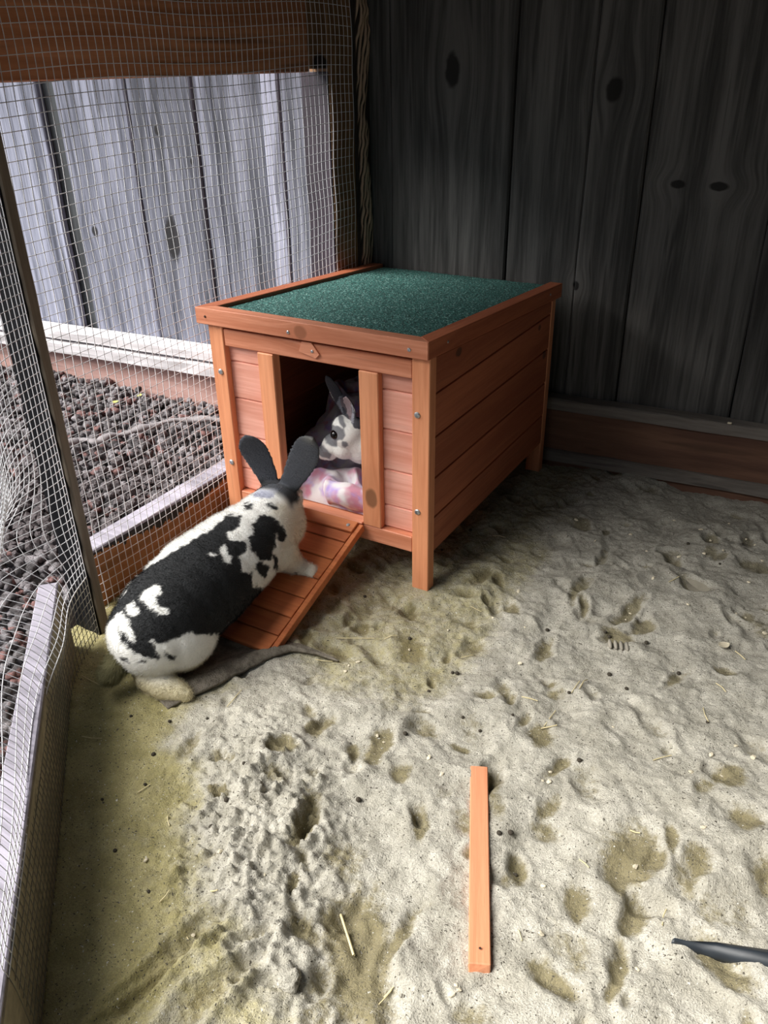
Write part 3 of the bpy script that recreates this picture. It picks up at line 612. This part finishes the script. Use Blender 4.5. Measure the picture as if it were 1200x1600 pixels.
mblk = sstep(-1.6, 1.6, b+nz)
hd = sstep(.158, .172, P[:, 2]+.004*j1)*sstep(-.125, -.105, P[:, 1])
mblk = np.maximum(mblk, hd)
low = sstep(.045, .022, P[:, 2])*sstep(-.3, -.36, P[:, 1]); mblk = mblk*(1-low)
rgb = WH[None]*(1-mblk[:, None])+BKC[None]*mblk[:, None]
isear = hd*sstep(.178, .192, P[:, 2]); rgb = rgb*(1-isear[:, None])+np.array([.060, .064, .078])[None]*isear[:, None]
gp = sstep(-2, 2, inside(px, py, Cp(2.727, 140, 660, [(700, 300), (735, 285), (800, 285), (790, 320), (750, 325), (705, 325)]))+nz)[:, None]*(1-isear[:, None]); rgb = rgb*(1-gp)+np.array([.45, .46, .56])[None]*gp
cr = np.maximum(low*.9, sstep(-.20, -.188, P[:, 0])*sstep(-.2, -.13, P[:, 1])*.35)*(1-mblk); rgb = rgb*(1-cr[:, None])+CR[None]*cr[:, None]  # cream feet; yellow light cast painted on the right chest
coat(rb, rgb)
tag(rb, 'black and white rabbit climbing the ramp, seen from behind with ears up', 'rabbit', 'broken black rabbits')
def eye(p, r, parent):
    bm = bmesh.new(); bmesh.ops.create_uvsphere(bm, u_segments=16, v_segments=10, radius=r, matrix=Matrix.Translation(Vector(p))); return from_bm('eye', bm, M_eye, parent, True)
eye((-.2215, -.040, .150), .0058, rb); eye((-.270, -.062, .150), .0058, rb)
# fluffy tail
def fur(o, n, ln, wd, back, seed, skip=None):
    me = o.data; me.calc_loop_triangles(); m = len(me.loop_triangles); tri = np.zeros(m*3, np.int32); me.loop_triangles.foreach_get('vertices', tri); tri = tri.reshape(-1, 3)
    P = verts(o); N = np.zeros(len(P)*3); me.vertices.foreach_get('normal', N); N = N.reshape(-1, 3); C_ = np.zeros(len(P)*4, np.float32); me.attributes['coat'].data.foreach_get('color', C_); C_ = C_.reshape(-1, 4)
    g = np.random.default_rng(seed); a, b, c = P[tri[:, 0]], P[tri[:, 1]], P[tri[:, 2]]; ar = np.linalg.norm(np.cross(b-a, c-a), axis=1); k = g.choice(m, n, p=ar/ar.sum()); u, v = g.random((2, n)); sw = u+v > 1; u[sw] = 1-u[sw]; v[sw] = 1-v[sw]
    p = a[k]+(b[k]-a[k])*u[:, None]+(c[k]-a[k])*v[:, None]; nn = N[tri[k, 0]]; col = C_[tri[k, 0]]; bk = np.array(back, float); t = bk-nn*(nn@bk)[:, None]; t /= np.linalg.norm(t, axis=1)[:, None]+1e-6
    d = nn*.55+t*.75+g.normal(0, .22, (n, 3)); d /= np.linalg.norm(d, axis=1)[:, None]; L = ln*g.uniform(.6, 1.15, n)[:, None]
    if skip is not None: L = L*skip(p)[:, None]
    sd = np.cross(d, nn+g.normal(0, .3, (n, 3))); sd /= np.linalg.norm(sd, axis=1)[:, None]+1e-9
    V = np.stack([p-sd*wd-nn*.0006, p+sd*wd-nn*.0006, p+d*L], 1).reshape(-1, 3); me2 = np_mesh('fur', V, np.arange(n*3).reshape(-1, 3))
    at = me2.attributes.new('coat', 'FLOAT_COLOR', 'POINT'); at.data.foreach_set('color', np.repeat(col, 3, 0).astype(np.float32).ravel())
    f = link_mesh('fur', me2, M_fur, o); f['kind'] = 'stuff'
fur(rb, 110000, .0058, .00028, (-.1, -1, .1), 5, lambda p: np.where((p[:, 2] > .175) & (p[:, 1] > -.125), .35, 1.0))
bm = bmesh.new(); tb = at_z(196, 1022, .055); tt = at_z(172, 1052, .040)
limb(bm, [(*tb, .017), (*tt, .015)], 14); tl = fuse('tail', bm, .0022, 3); coat(tl, np.tile(np.array([.24, .22, .11]), (len(tl.data.vertices), 1))*(1+.35*np.array([mnoise.noise(v.co*70) for v in tl.data.vertices]))[:, None]); tl.parent = rb; fur(tl, 9000, .010, .0003, (0, -1, -.3), 8)
tl['label'] = 'grey-yellow fluffy tail'

# second rabbit: head in the doorway, body inside
bm = bmesh.new()
def h2(px_, py_, y): return tuple(at_y(px_, py_, y))
sk = Vector(h2(546, 678, .074)); ns = Vector(h2(508, 706, .066))
ellip(bm, sk, (.0275, .0290, .0350), ns-sk); ellip(bm, Vector(h2(540, 669, .072)), (.024, .024, .024)); ellip(bm, sk.lerp(ns, .58), (.0215, .0215, .027), ns-sk); ellip(bm, ns, (.0140, .0140, .0155), ns-sk)
ellip(bm, Vector(h2(538, 698, .070)), (.023, .022, .022)); ellip(bm, Vector(h2(516, 710, .068)), (.0120, .013, .0105)); ellip(bm, Vector(h2(566, 698, .090)), (.034, .030, .030))
limb(bm, [(sk.x+.012, sk.y+.012, sk.z-.010, .032), (-.120, .125, .180, .050), (-.095, .180, .170, .062), (-.10, .255, .165, .066)], 20)
limb(bm, [(-.135, .115, .155, .024), (-.150, .095, .135, .014)]); limb(bm, [(-.095, .105, .155, .024), (-.110, .085, .135, .014)])
ear(bm, h2(551, 664, .074), h2(540, 619, .066), .0125, .0026, (-.25, -1, .15), .50); ear(bm, h2(553, 668, .095), h2(509, 586, .108), .0105, .0036, (.5, -1, .5), .1)
r2b = fuse('rabbit', bm, .0019, 10); P = verts(r2b); px, py = to_px(P)
j1 = np.array([mnoise.noise(Vector(p)*110) for p in P]); nz = 2.0*j1
q6 = lambda pts: Cp(6, 420, 550, pts)
g = np.full(len(P), -1e9)
for q_ in ([(530, 730), (570, 690), (640, 690), (700, 720), (715, 780), (690, 820), (650, 830), (640, 880), (590, 890), (540, 850), (525, 790)], [(440, 830), (490, 850), (540, 910), (590, 960), (570, 1000), (520, 990), (470, 960), (440, 990), (400, 900)],
           [(690, 840), (730, 840), (750, 880), (715, 900), (680, 880)], [(650, 560), (700, 600), (720, 690), (700, 720), (660, 660)]): g = np.maximum(g, inside(px, py, q6(q_)))
mg = sstep(-1.5, 1.5, g+nz)[:, None]; front = sstep(.16, .12, P[:, 1])[:, None]
rgb = WH[None]*(1-mg)+np.array([.24, .24, .26])[None]*mg
top = (inside(px, py, q6([(480, 180), (560, 180), (700, 380), (790, 380), (800, 560), (860, 600), (870, 720), (800, 720), (770, 640), (700, 600), (650, 560), (640, 500), (500, 260)]))+nz > 0)[:, None].astype(float)
rgb = rgb*(1-top)+np.array([.10, .10, .12])[None]*top
inn = (inside(px, py, q6([(665, 440), (710, 415), (760, 430), (780, 560), (765, 640), (720, 560), (680, 500)]))+nz > 0)[:, None].astype(float)
rgb = rgb*(1-inn)+np.array([.33, .25, .27])[None]*inn
edge_ = (inside(px, py, q6([(640, 480), (655, 420), (710, 395), (775, 425), (800, 600), (790, 680), (770, 640), (785, 560), (762, 430), (712, 412), (668, 435), (700, 590)]))+nz*.3 > 0)[:, None].astype(float)
rgb = rgb*(1-edge_)+np.array([.42, .42, .48])[None]*edge_
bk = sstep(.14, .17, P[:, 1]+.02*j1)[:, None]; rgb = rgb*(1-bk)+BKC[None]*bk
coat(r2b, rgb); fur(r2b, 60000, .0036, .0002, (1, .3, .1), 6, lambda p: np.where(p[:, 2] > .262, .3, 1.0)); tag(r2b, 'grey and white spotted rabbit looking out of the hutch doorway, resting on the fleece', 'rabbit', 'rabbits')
del rb['group'], r2b['group']
# eye sits on the near cheek
e = np.array(ray(524, 679)); best = None
hit, loc, nrm, _ = r2b.ray_cast(Vector(CAM), Vector(e/np.linalg.norm(e)))
ep = (loc+Vector(e/np.linalg.norm(e))*.0040) if hit else Vector(h2(524, 679, .05))
eye(ep, .0086, r2b)

# ------------------------------------------------------------------ hardware cloth
def sheet(name, fn, us, vs, label, grp=None, rad=.00062):
    paths = []
    for u in us:
        t = np.linspace(vs[0], vs[-1], 70); paths.append([fn(u, v) for v in t])
    for v in vs:
        t = np.linspace(us[0], us[-1], 60); paths.append([fn(u, v) for u in t])
    V, F_ = tube(paths, rad, 4); me = np_mesh(name, V, F_); o = link_mesh(name, me, M_wire); tag(o, label, 'wire mesh', kind='stuff'); return o
CS = .0150
def farfn(u, v):
    wob = .0016*math.sin(v*21+u*9)+.0012*math.sin(u*33+v*5)
    return (WX+.004+.0035*math.sin(u*7+1)*math.sin(v*6)+.0012*math.sin(v*40), u-.010*(v-.1)*math.sin(u*5+.6)+wob, v+.004*math.sin(u*11+v*4)+.006*math.sin(u*4))
sheet('wire_mesh', farfn, np.arange(-.330, .515, CS*.92), np.arange(.005, 1.0, CS*1.08), 'galvanised square wire mesh stapled across the window opening behind the hutch')
def nearfn(u, v):
    """u along the near wall from the post, v up the sheet"""
    z = v
    fall = sstep(-.02, .10, u); bul = .105*math.exp(-((v-.215)/.062)**2)*fall*(1-.6*sstep(.22, .55, u))
    if v < .125: o = .0015
    else: o = -.012*sstep(.125, .16, v)+.018*sstep(.125, .3, v)
    o += bul*1.0
    o -= .022*sstep(.06, .125, v)*sstep(.21, .125, v)*math.exp(-((u-.13)/.09)**2)
    o += .006*math.sin(u*9+v*5)*sstep(.13, .3, v)
    o = max(o, -.03)
    uu = u-.05*sstep(.2, .5, v)*0
    p = A+DU*uu+NO*o
    # above the board the sheet runs back to the face of the end post
    k = sstep(.16, .0, u)*1.0
    q = np.array([px1+.004, py0-.005])+np.array([DU[0]*.55+.0, DU[1]*.9])*u*1.0
    if v > .0: p = p*(1-k)+q*k
    return (p[0], p[1], z+.003*math.sin(u*14))
nm = sheet('wire_mesh', nearfn, np.arange(-.0, .62, .0108), np.arange(.112, .98, .0128), 'galvanised wire mesh bulging over the low grey board at the left edge', rad=.0006)
V, F_ = tube([[nearfn(u, v) for v in np.linspace(.002, .114, 10)] for u in np.arange(0, .62, .0108)]+[[nearfn(u, v) for u in np.linspace(0, .61, 50)] for v in np.arange(.008, .112, .0128)], .0005, 4)
lm = link_mesh('lower_edge', np_mesh('lower_edge', V, F_), plain('shaded_wire', (.20, .18, .14), .7), nm); lm['label'] = 'lower edge of the mesh in a shaded wire colour'; lm['kind'] = 'stuff'  # darker wire colour paints in the shade on the board's side

# ------------------------------------------------------------------ lava rock beds
def rock_me(seed, sub=1):
    bm = bmesh.new(); bmesh.ops.create_icosphere(bm, subdivisions=2, radius=1)
    r = random.Random(seed); sc = Vector((r.uniform(.8, 1.15), r.uniform(.7, 1.0), r.uniform(.6, .85)))
    for v in bm.verts:
        n_ = mnoise.noise(v.co*1.6+Vector((seed*3.1, 0, 0)))*.5+mnoise.noise(v.co*3.5+Vector((0, seed, 5)))*.34; v.co = Vector(v.co[i]*sc[i] for i in range(3))*(1+n_)
    me = bpy.data.meshes.new('lava_rock'); bm.to_mesh(me); bm.free(); me.materials.append(M_rock); return me
RM = [rock_me(k) for k in range(7)]
RV = []; RFc = None
for m in RM:
    a = np.zeros(len(m.vertices)*3); m.vertices.foreach_get('co', a); RV.append(a.reshape(-1, 3)); f = np.zeros(len(m.polygons)*3, int); m.polygons.foreach_get('vertices', f); RFc = f.reshape(-1, 3)
def gz(x, y): return -.006+.012*math.sin(x*5+1)*math.sin(y*6)+.02*max(0, min(1, (-x-1.0)/.6))
pts = []; st = .0165
for lay in (0, 1):
    for x in np.arange(-2.6, .05, st):
        for y in np.arange(-1.15, .56, st):
            xx = x+random.uniform(-.5, .5)*st*1.1; yy = y+random.uniform(-.5, .5)*st*1.1
            if lay and random.random() < .45: continue
            o_ = (xx-A[0])*NO[0]+(yy-A[1])*NO[1]; inp = (o_ < .052) and (xx > WX-.06)
            if inp or yy > FY(xx)-.042 : continue
            P_ = np.array([xx, yy, 0.0]); d = P_-CAM; zc = d@FX
            if zc < .1: continue
            u_, v_ = 600+FPX*(d@RX)/zc, 800-FPX*(d@UX)/zc
            if u_ < -90 or u_ > 420 or v_ > 1700 or v_ < 480: continue
            
            pts.append((xx, yy, gz(xx, yy)-.010+lay*.013+random.uniform(-.003, .003), random.uniform(.0065, .0115)*(1.2 if random.random() < .2 else 1), random.randrange(7), zc, u_, v_, lay))
vis = [p for p in pts if p[8] and p[6] > -5 and 560 < p[7] < 1600 and ((p[6] < 345 and p[7] < 870-max(0, p[6]-140)*.62) )]
vis.sort(key=lambda p: p[5]-p[3]*20); top300 = set(id(p) for p in vis[:298])
for p in vis[:298]:
    o = bpy.data.objects.new('lava_rock', RM[p[4]]); COL.objects.link(o); o.location = p[:3]; o.scale = (p[3],)*3
    o.rotation_euler = (random.uniform(0, 6), random.uniform(0, 6), random.uniform(0, 6)); tag(o, 'small rough dark grey lava rock in the bed outside the mesh', 'rock', 'lava rocks outside the run')
Vs, Fs = [], []; base = 0
for p in pts:
    if id(p) in top300: continue
    v = RV[p[4]]; a = random.uniform(0, 6.28); b_ = random.uniform(-.8, .8); Rm = np.array(Matrix.Rotation(a, 3, 'Z') @ Matrix.Rotation(b_, 3, 'X'))
    Vs.append(v@Rm.T*p[3]+np.array(p[:3])); Fs.append(RFc+base); base += len(v)
me = np_mesh('gravel', np.concatenate(Vs), np.concatenate(Fs)); tag(link_mesh('gravel', me, M_rock), 'bed of dark grey lava gravel outside the mesh', 'gravel', kind='stuff')
# pale frayed cloth edge lying in the gravel
pp = [at_z(x, y, .022) for x, y in ((98, 700), (125, 690), (150, 694), (175, 684), (215, 676), (256, 663), (300, 658), (345, 660))]
t = np.linspace(0, 7, 50); pp = np.array(pp); pp = np.stack([np.interp(t, range(8), pp[:, k]) for k in range(3)], 1); pp[:, 2] += .004*np.sin(t*5)
V, F_ = tube([pp], .01, 8, [.0095+.0030*np.sin(t*3.3)+.0015*np.sin(t*11)]); V[:, 2] = .022+(V[:, 2]-.022)*.6+.006
tag(link_mesh('ground_cloth', np_mesh('ground_cloth', V, F_), M_strip, None, True), 'pale grey rolled cloth edge lying across the gravel outside the mesh', 'ground cloth')
def leafm(name, p, size, mat, rot, label, grp=None, curl=.25, cat='leaf'):
    bm = bmesh.new(); n = 7; rows = []
    for i in range(n+1):
        t = i/n; wdt = size*.32*math.sin(math.pi*min(1, t*.96+.03))**.8+.0003
        rows.append([bm.verts.new((t*size-size/2, s*wdt, curl*size*(t-.5)**2+abs(s)*.12*size*.4)) for s in (-1, 0, 1)]+[bm.verts.new((t*size-size/2, s*wdt, curl*size*(t-.5)**2+abs(s)*.12*size*.4-.0006)) for s in (1, 0, -1)])
    for a, b in zip(rows, rows[1:]):
        for k in range(6): bm.faces.new((a[k], a[(k+1) % 6], b[(k+1) % 6], b[k]))
    bm.faces.new(rows[0]); bm.faces.new(rows[-1]); o = from_bm(name, bm, mat); o.location = p; o.rotation_euler = (random.uniform(-.2, .2), random.uniform(-.2, .2), rot); return tag(o, label, cat, grp)
leafm('leaf', at_z(180, 628, .03), .018, M_yleaf, .6, 'small yellow-green leaf on the gravel, nearer the end post'); leafm('leaf', at_z(218, 618, .03), .018, M_yleaf, 2.0, 'small yellow leaf on the gravel, nearer the hutch')

# ------------------------------------------------------------------ dusty cloth flap under the ramp foot
def flap():
    E = np.array([at_z(x, y, .004) for x, y in ((262, 1108), (300, 1092), (345, 1070), (385, 1048), (425, 1030), (455, 1020), (490, 1022), (530, 1032))])
    I = np.array([at_z(x, y, .002) for x, y in ((215, 1062), (240, 1030), (280, 1000), (320, 990), (380, 985), (430, 1000), (470, 1008), (522, 1028))])
    n, m = 60, 16; t = np.linspace(0, 7, n); Ei = np.stack([np.interp(t, range(8), E[:, k]) for k in range(3)], 1); Ii = np.stack([np.interp(t, range(8), I[:, k]) for k in range(3)], 1)
    V = []
    for a in range(n):
        taper = min(1, a/6)*min(1, (n-1-a)/16)
        for b in range(m):
            s = b/(m-1); p = Ii[a]*(1-s)+Ei[a]*s; hz = .0015+.0105*taper*math.exp(-((s-.86)/.16)**2)+.0012*mnoise.noise(Vector((p[0]*90, p[1]*90, 2)))
            V.append((p[0], p[1], sand_h(p[0], p[1])*.3+.003+hz))
    V = np.array(V); V2 = V.copy(); V2[:, 2] -= .004; nb = n*m; i = np.arange(n-1)[:, None]*m+np.arange(m-1)[None, :]; Ft = np.stack([i, i+1, i+m+1, i+m], -1).reshape(-1, 4)
    ids = list(range(m))+[r*m+m-1 for r in range(1, n)]+[(n-1)*m+c for c in range(m-2, -1, -1)]+[r*m for r in range(n-2, 0, -1)]
    me = np_mesh('ground_mat', np.concatenate([V, V2]), np.concatenate([Ft, Ft[:, ::-1]+nb, np.array([[p, p+nb, q+nb, q] for p, q in zip(ids, ids[1:]+ids[:1])])]))
    tag(link_mesh('ground_mat', me, M_mat, None, True), 'dusty grey-brown cloth mat with curled edge at the foot of the ramp', 'mat')
flap()

# ------------------------------------------------------------------ loose things on the sand
a = at_z(735, 1196, .012); b = at_z(732, 1512, .012); c = at_z(765, 1518, .012)
dirv = Vector(b-a); dirv.z = 0; L_ = dirv.length; dirv.normalize(); sdv = Vector((-dirv.y, dirv.x, 0))
if sdv.dot(Vector(c-b)) < 0: sdv = -sdv
bm = bmesh.new(); wd = .0215; P0 = Vector(a); P0.z = .002
def sp(s, t, z): q = P0+dirv*s+sdv*t; return (q.x, q.y, z)
hexa(bm, [sp(.004, 0, .0), sp(L_, 0, .0), sp(L_-.002, wd, .0), sp(.006, wd, .0), sp(0, 0, .0125), sp(L_-.004, 0, .0135), sp(L_-.004, wd, .0135), sp(0.0, wd, .0125)])
bev(bm, .001); me = bpy.data.meshes.new('wooden_stick'); bmesh.ops.recalc_face_normals(bm, faces=bm.faces); bm.to_mesh(me); bm.free()
rot = math.atan2(dirv.y, dirv.x)-math.pi/2; st_o = bpy.data.objects.new('wooden_stick', me); COL.objects.link(st_o)
me.transform(Matrix.Translation(-P0)); me.transform(Matrix.Rotation(-rot, 4, 'Z')); st_o.location = P0; st_o.rotation_euler.z = rot; me.materials.append(M_stick)
tag(st_o, 'loose orange wooden trim stick lying on the sand in the foreground', 'wooden stick')
nh = Vector(at_z(750, 1481, .0158)); so = screw((0, 0, 0), (0, 0, 1), .0013, None, M_screwhole); so.name = 'nail_hole'; so.parent = st_o; so.matrix_parent_inverse = st_o.matrix_basis.inverted(); so.location = (nh.x, nh.y, .0152)
# black strip half buried at the right
def os_(px_, py_, dz):
    h = 0.0
    for _ in range(3): q = at_z(px_, py_, h+dz); h = sand_h(q[0], q[1])
    return at_z(px_, py_, h+dz)
e0 = [os_(x, y, .006) for x, y in ((1050, 1468), (1080, 1470), (1120, 1472), (1160, 1478), (1215, 1486), (1290, 1500), (1400, 1530))]; e1 = [os_(x, y, .003) for x, y in ((1056, 1472), (1085, 1485), (1115, 1495), (1155, 1502), (1215, 1513), (1290, 1530), (1400, 1562))]
bm = bmesh.new(); rows = []
for p, q in zip(e0, e1):
    p = Vector(p); q = Vector(q); m = (p+q)/2+Vector((0, 0, .005)); rows.append([bm.verts.new(v) for v in (p, m, q, q-Vector((0, 0, .009)), p-Vector((0, 0, .013)))])
for x, y in zip(rows, rows[1:]):
    for k in range(5): bm.faces.new((x[k], x[(k+1) % 5], y[(k+1) % 5], y[k]))
bm.faces.new(rows[0]); bm.faces.new(rows[-1]); tag(from_bm('rubber_strip', bm, M_black, None, True), 'black rubber strip half buried in sand at the right edge', 'rubber strip')
def clod(p, r, mat, name, label, cat, seed=0, grp=None, flat=.7):
    bm = bmesh.new(); bmesh.ops.create_icosphere(bm, subdivisions=3, radius=r)
    for v in bm.verts: v.co *= 1+.45*mnoise.noise(v.co/r*1.4+Vector((seed, 0, 0)))+.30*mnoise.noise(v.co/r*3.5)+.15*mnoise.noise(v.co/r*9); v.co.z *= flat
    o = from_bm(name, bm, mat, None, True); o.location = p; return tag(o, label, cat, grp)
p = at_z(452, 1530, .016); clod((p[0], p[1], sand_h(p[0], p[1])+.006), .0115, M_sand, 'sand_clod', 'pale clod of sand on the dug heap at the bottom', 'clod', 3)
p = at_z(403, 1240, .014); clod((p[0], p[1], sand_h(p[0], p[1])+.003), .0085, M_sand, 'sand_clod', 'pale pointed clod at the far end of the dug heap', 'clod', 9, flat=1.0)
# ribbed bark piece pressed in the sand
def onsand(px_, py_): q = at_z(px_, py_, 0); h = sand_h(q[0], q[1]); q = at_z(px_, py_, h); return q[0], q[1], sand_h(q[0], q[1])
x, y, z = onsand(964, 1012); bm = bmesh.new()
for k in range(4):
    bmesh.ops.create_uvsphere(bm, u_segments=10, v_segments=8, radius=1, matrix=Matrix.Translation((x-.011+k*.008, y+.002*k, z+.003)) @ Matrix.Rotation(.4, 4, 'Z') @ Matrix.Diagonal((.0032, .011, .004, 1)))
tag(from_bm('clay_shard', bm, M_clod, None, True), 'ribbed grey lump pressed into the sand right of the hutch', 'clod')
x, y, z = onsand(1090, 925); leafm('leaf', (x, y, z+.006), .05, M_leaf, -.4, 'dry grey-brown leaf on the sand near the right edge')
x, y, z = onsand(1130, 1012); leafm('leaf', (x, y, z+.005), .02, M_chip, .9, 'small pale curled leaf at the right edge of the sand')
# twig and straw: px start, px end
ST = [(533, 1436, 553, 1496), (525, 999, 585, 1003), (493, 1033, 520, 1035), (128, 1152, 160, 1156), (128, 1057, 158, 1073), (355, 1108, 378, 1080), (250, 1412, 265, 1395), (283, 1440, 295, 1470), (262, 1275, 265, 1290), (215, 1240, 235, 1228),
      (815, 1090, 840, 1098), (850, 1135, 868, 1112), (845, 1140, 870, 1137), (720, 1028, 738, 1024), (735, 950, 752, 958), (1098, 1108, 1106, 1132), (1118, 1070, 1134, 1082), (1148, 1020, 1164, 1032), (893, 1082, 905, 1068), (905, 1078, 918, 1062), (600, 1000, 620, 994),
      (810, 1455, 815, 1472), (905, 1345, 920, 1358), (1035, 1445, 1040, 1425), (600, 1560, 615, 1540), (592, 1572, 612, 1548), (1045, 910, 1060, 906), (770, 838, 790, 842), (1020, 1190, 1048, 1186), (985, 1295, 1000, 1302), (330, 1395, 342, 1400)]
for k, (x0, y0, x1, y1) in enumerate(ST):
    a = np.array(onsand(x0, y0)); b = np.array(onsand(x1, y1)); a[2] += .0018; b[2] += .0022; mid = (a+b)/2; mid[2] = max(mid[2], onsand((x0+x1)/2, (y0+y1)/2)[2]+.002); mid[:2] += rng.normal(0, .0008, 2)
    r_ = .0016 if k == 0 else random.uniform(.0006, .0009)
    V, F_ = tube([np.array([a, (a+mid)/2, mid, (mid+b)/2, b])-mid], r_, 5); o = link_mesh('twig' if k == 0 else 'straw', np_mesh('straw', V, F_), M_straw, None, True); o.location = mid
    if k == 0: tag(o, 'pale straight twig on the sand left of the loose stick', 'twig')
    else: tag(o, 'thin pale straw stalk lying on the sand', 'straw', 'straw stalks on the sand')
# droppings
DRP = [(382, 1198), (324, 1123), (633, 1146), (354, 1250), (707, 1052), (714, 1054), (889, 1083), (952, 1055), (570, 933), (945, 993), (952, 996), (723, 1122), (750, 1143), (801, 1120), (979, 1075), (798, 1300), (227, 1227), (330, 1290), (265, 1128), (1060, 1053), (640, 1000), (1105, 1130), (806, 1366), (780, 1300), (1010, 1005), (855, 985), (670, 1080), (560, 1250), (905, 1190), (205, 1120), (240, 1180), (180, 1330), (160, 1250), (233, 1395), (690, 860), (735, 830), (1160, 850), (1125, 880), (1075, 850)]
bm = bmesh.new(); bmesh.ops.create_icosphere(bm, subdivisions=2, radius=1); dm = bpy.data.meshes.new('dropping'); bm.to_mesh(dm); bm.free(); dm.materials.append(M_drop)
for (x0, y0) in DRP:
    x, y, z = onsand(x0, y0); o = bpy.data.objects.new('dropping', dm); COL.objects.link(o); r_ = random.uniform(.0020, .0036); o.location = (x, y, z+r_*.5); o.scale = (r_, r_*random.uniform(.8, 1.1), r_*.9); tag(o, 'small round dark rabbit dropping on the sand', 'dropping', 'rabbit droppings on the sand')
# pale crumbs and chips
cm = []
for k in range(5):
    bm = bmesh.new(); bmesh.ops.create_icosphere(bm, subdivisions=1, radius=1)
    for v in bm.verts: v.co *= 1+.5*mnoise.noise(v.co*1.7+Vector((k*5, 0, 0))); v.co.z *= .45; v.co.y *= .7
    m_ = bpy.data.meshes.new('wood_chip'); bm.to_mesh(m_); bm.free(); m_.materials.append(M_chip); cm.append(m_)
CH = [(1010, 862), (1095, 828), (1165, 845), (1180, 850), (1100, 866), (985, 958), (978, 966), (812, 1037), (958, 1135), (860, 1205), (848, 1222), (858, 1223), (993, 1354), (848, 1385), (995, 1515), (712, 1540), (718, 1548), (705, 1552), (845, 1460), (1052, 1050), (1150, 960), (1165, 965), (1130, 860), (1190, 880), (1112, 835), (1053, 815), (985, 835), (1060, 872),
      (300, 1452), (345, 1340), (413, 1365), (228, 1345), (540, 1050), (560, 1035), (545, 1040), (640, 1018), (700, 985), (590, 1150), (600, 1160), (670, 1185), (690, 1210), (770, 965), (810, 925), (820, 980), (1110, 1180), (1080, 1205), (1130, 1205), (1175, 1190), (1100, 1290), (1150, 1165), (930, 845), (900, 815), (1140, 815), (1020, 905), (1075, 920), (1170, 910), (1195, 990), (1075, 945)]
for (x0, y0) in CH:
    x, y, z = onsand(x0, y0); o = bpy.data.objects.new('wood_chip', random.choice(cm)); COL.objects.link(o); r_ = random.uniform(.0022, .0048); o.location = (x, y, z+r_*.25); o.scale = (r_,)*3; o.rotation_euler = (random.uniform(-.4, .4), random.uniform(-.4, .4), random.uniform(0, 6)); tag(o, 'tiny pale wood chip lying on the sand', 'wood chip', 'wood chips on the sand')
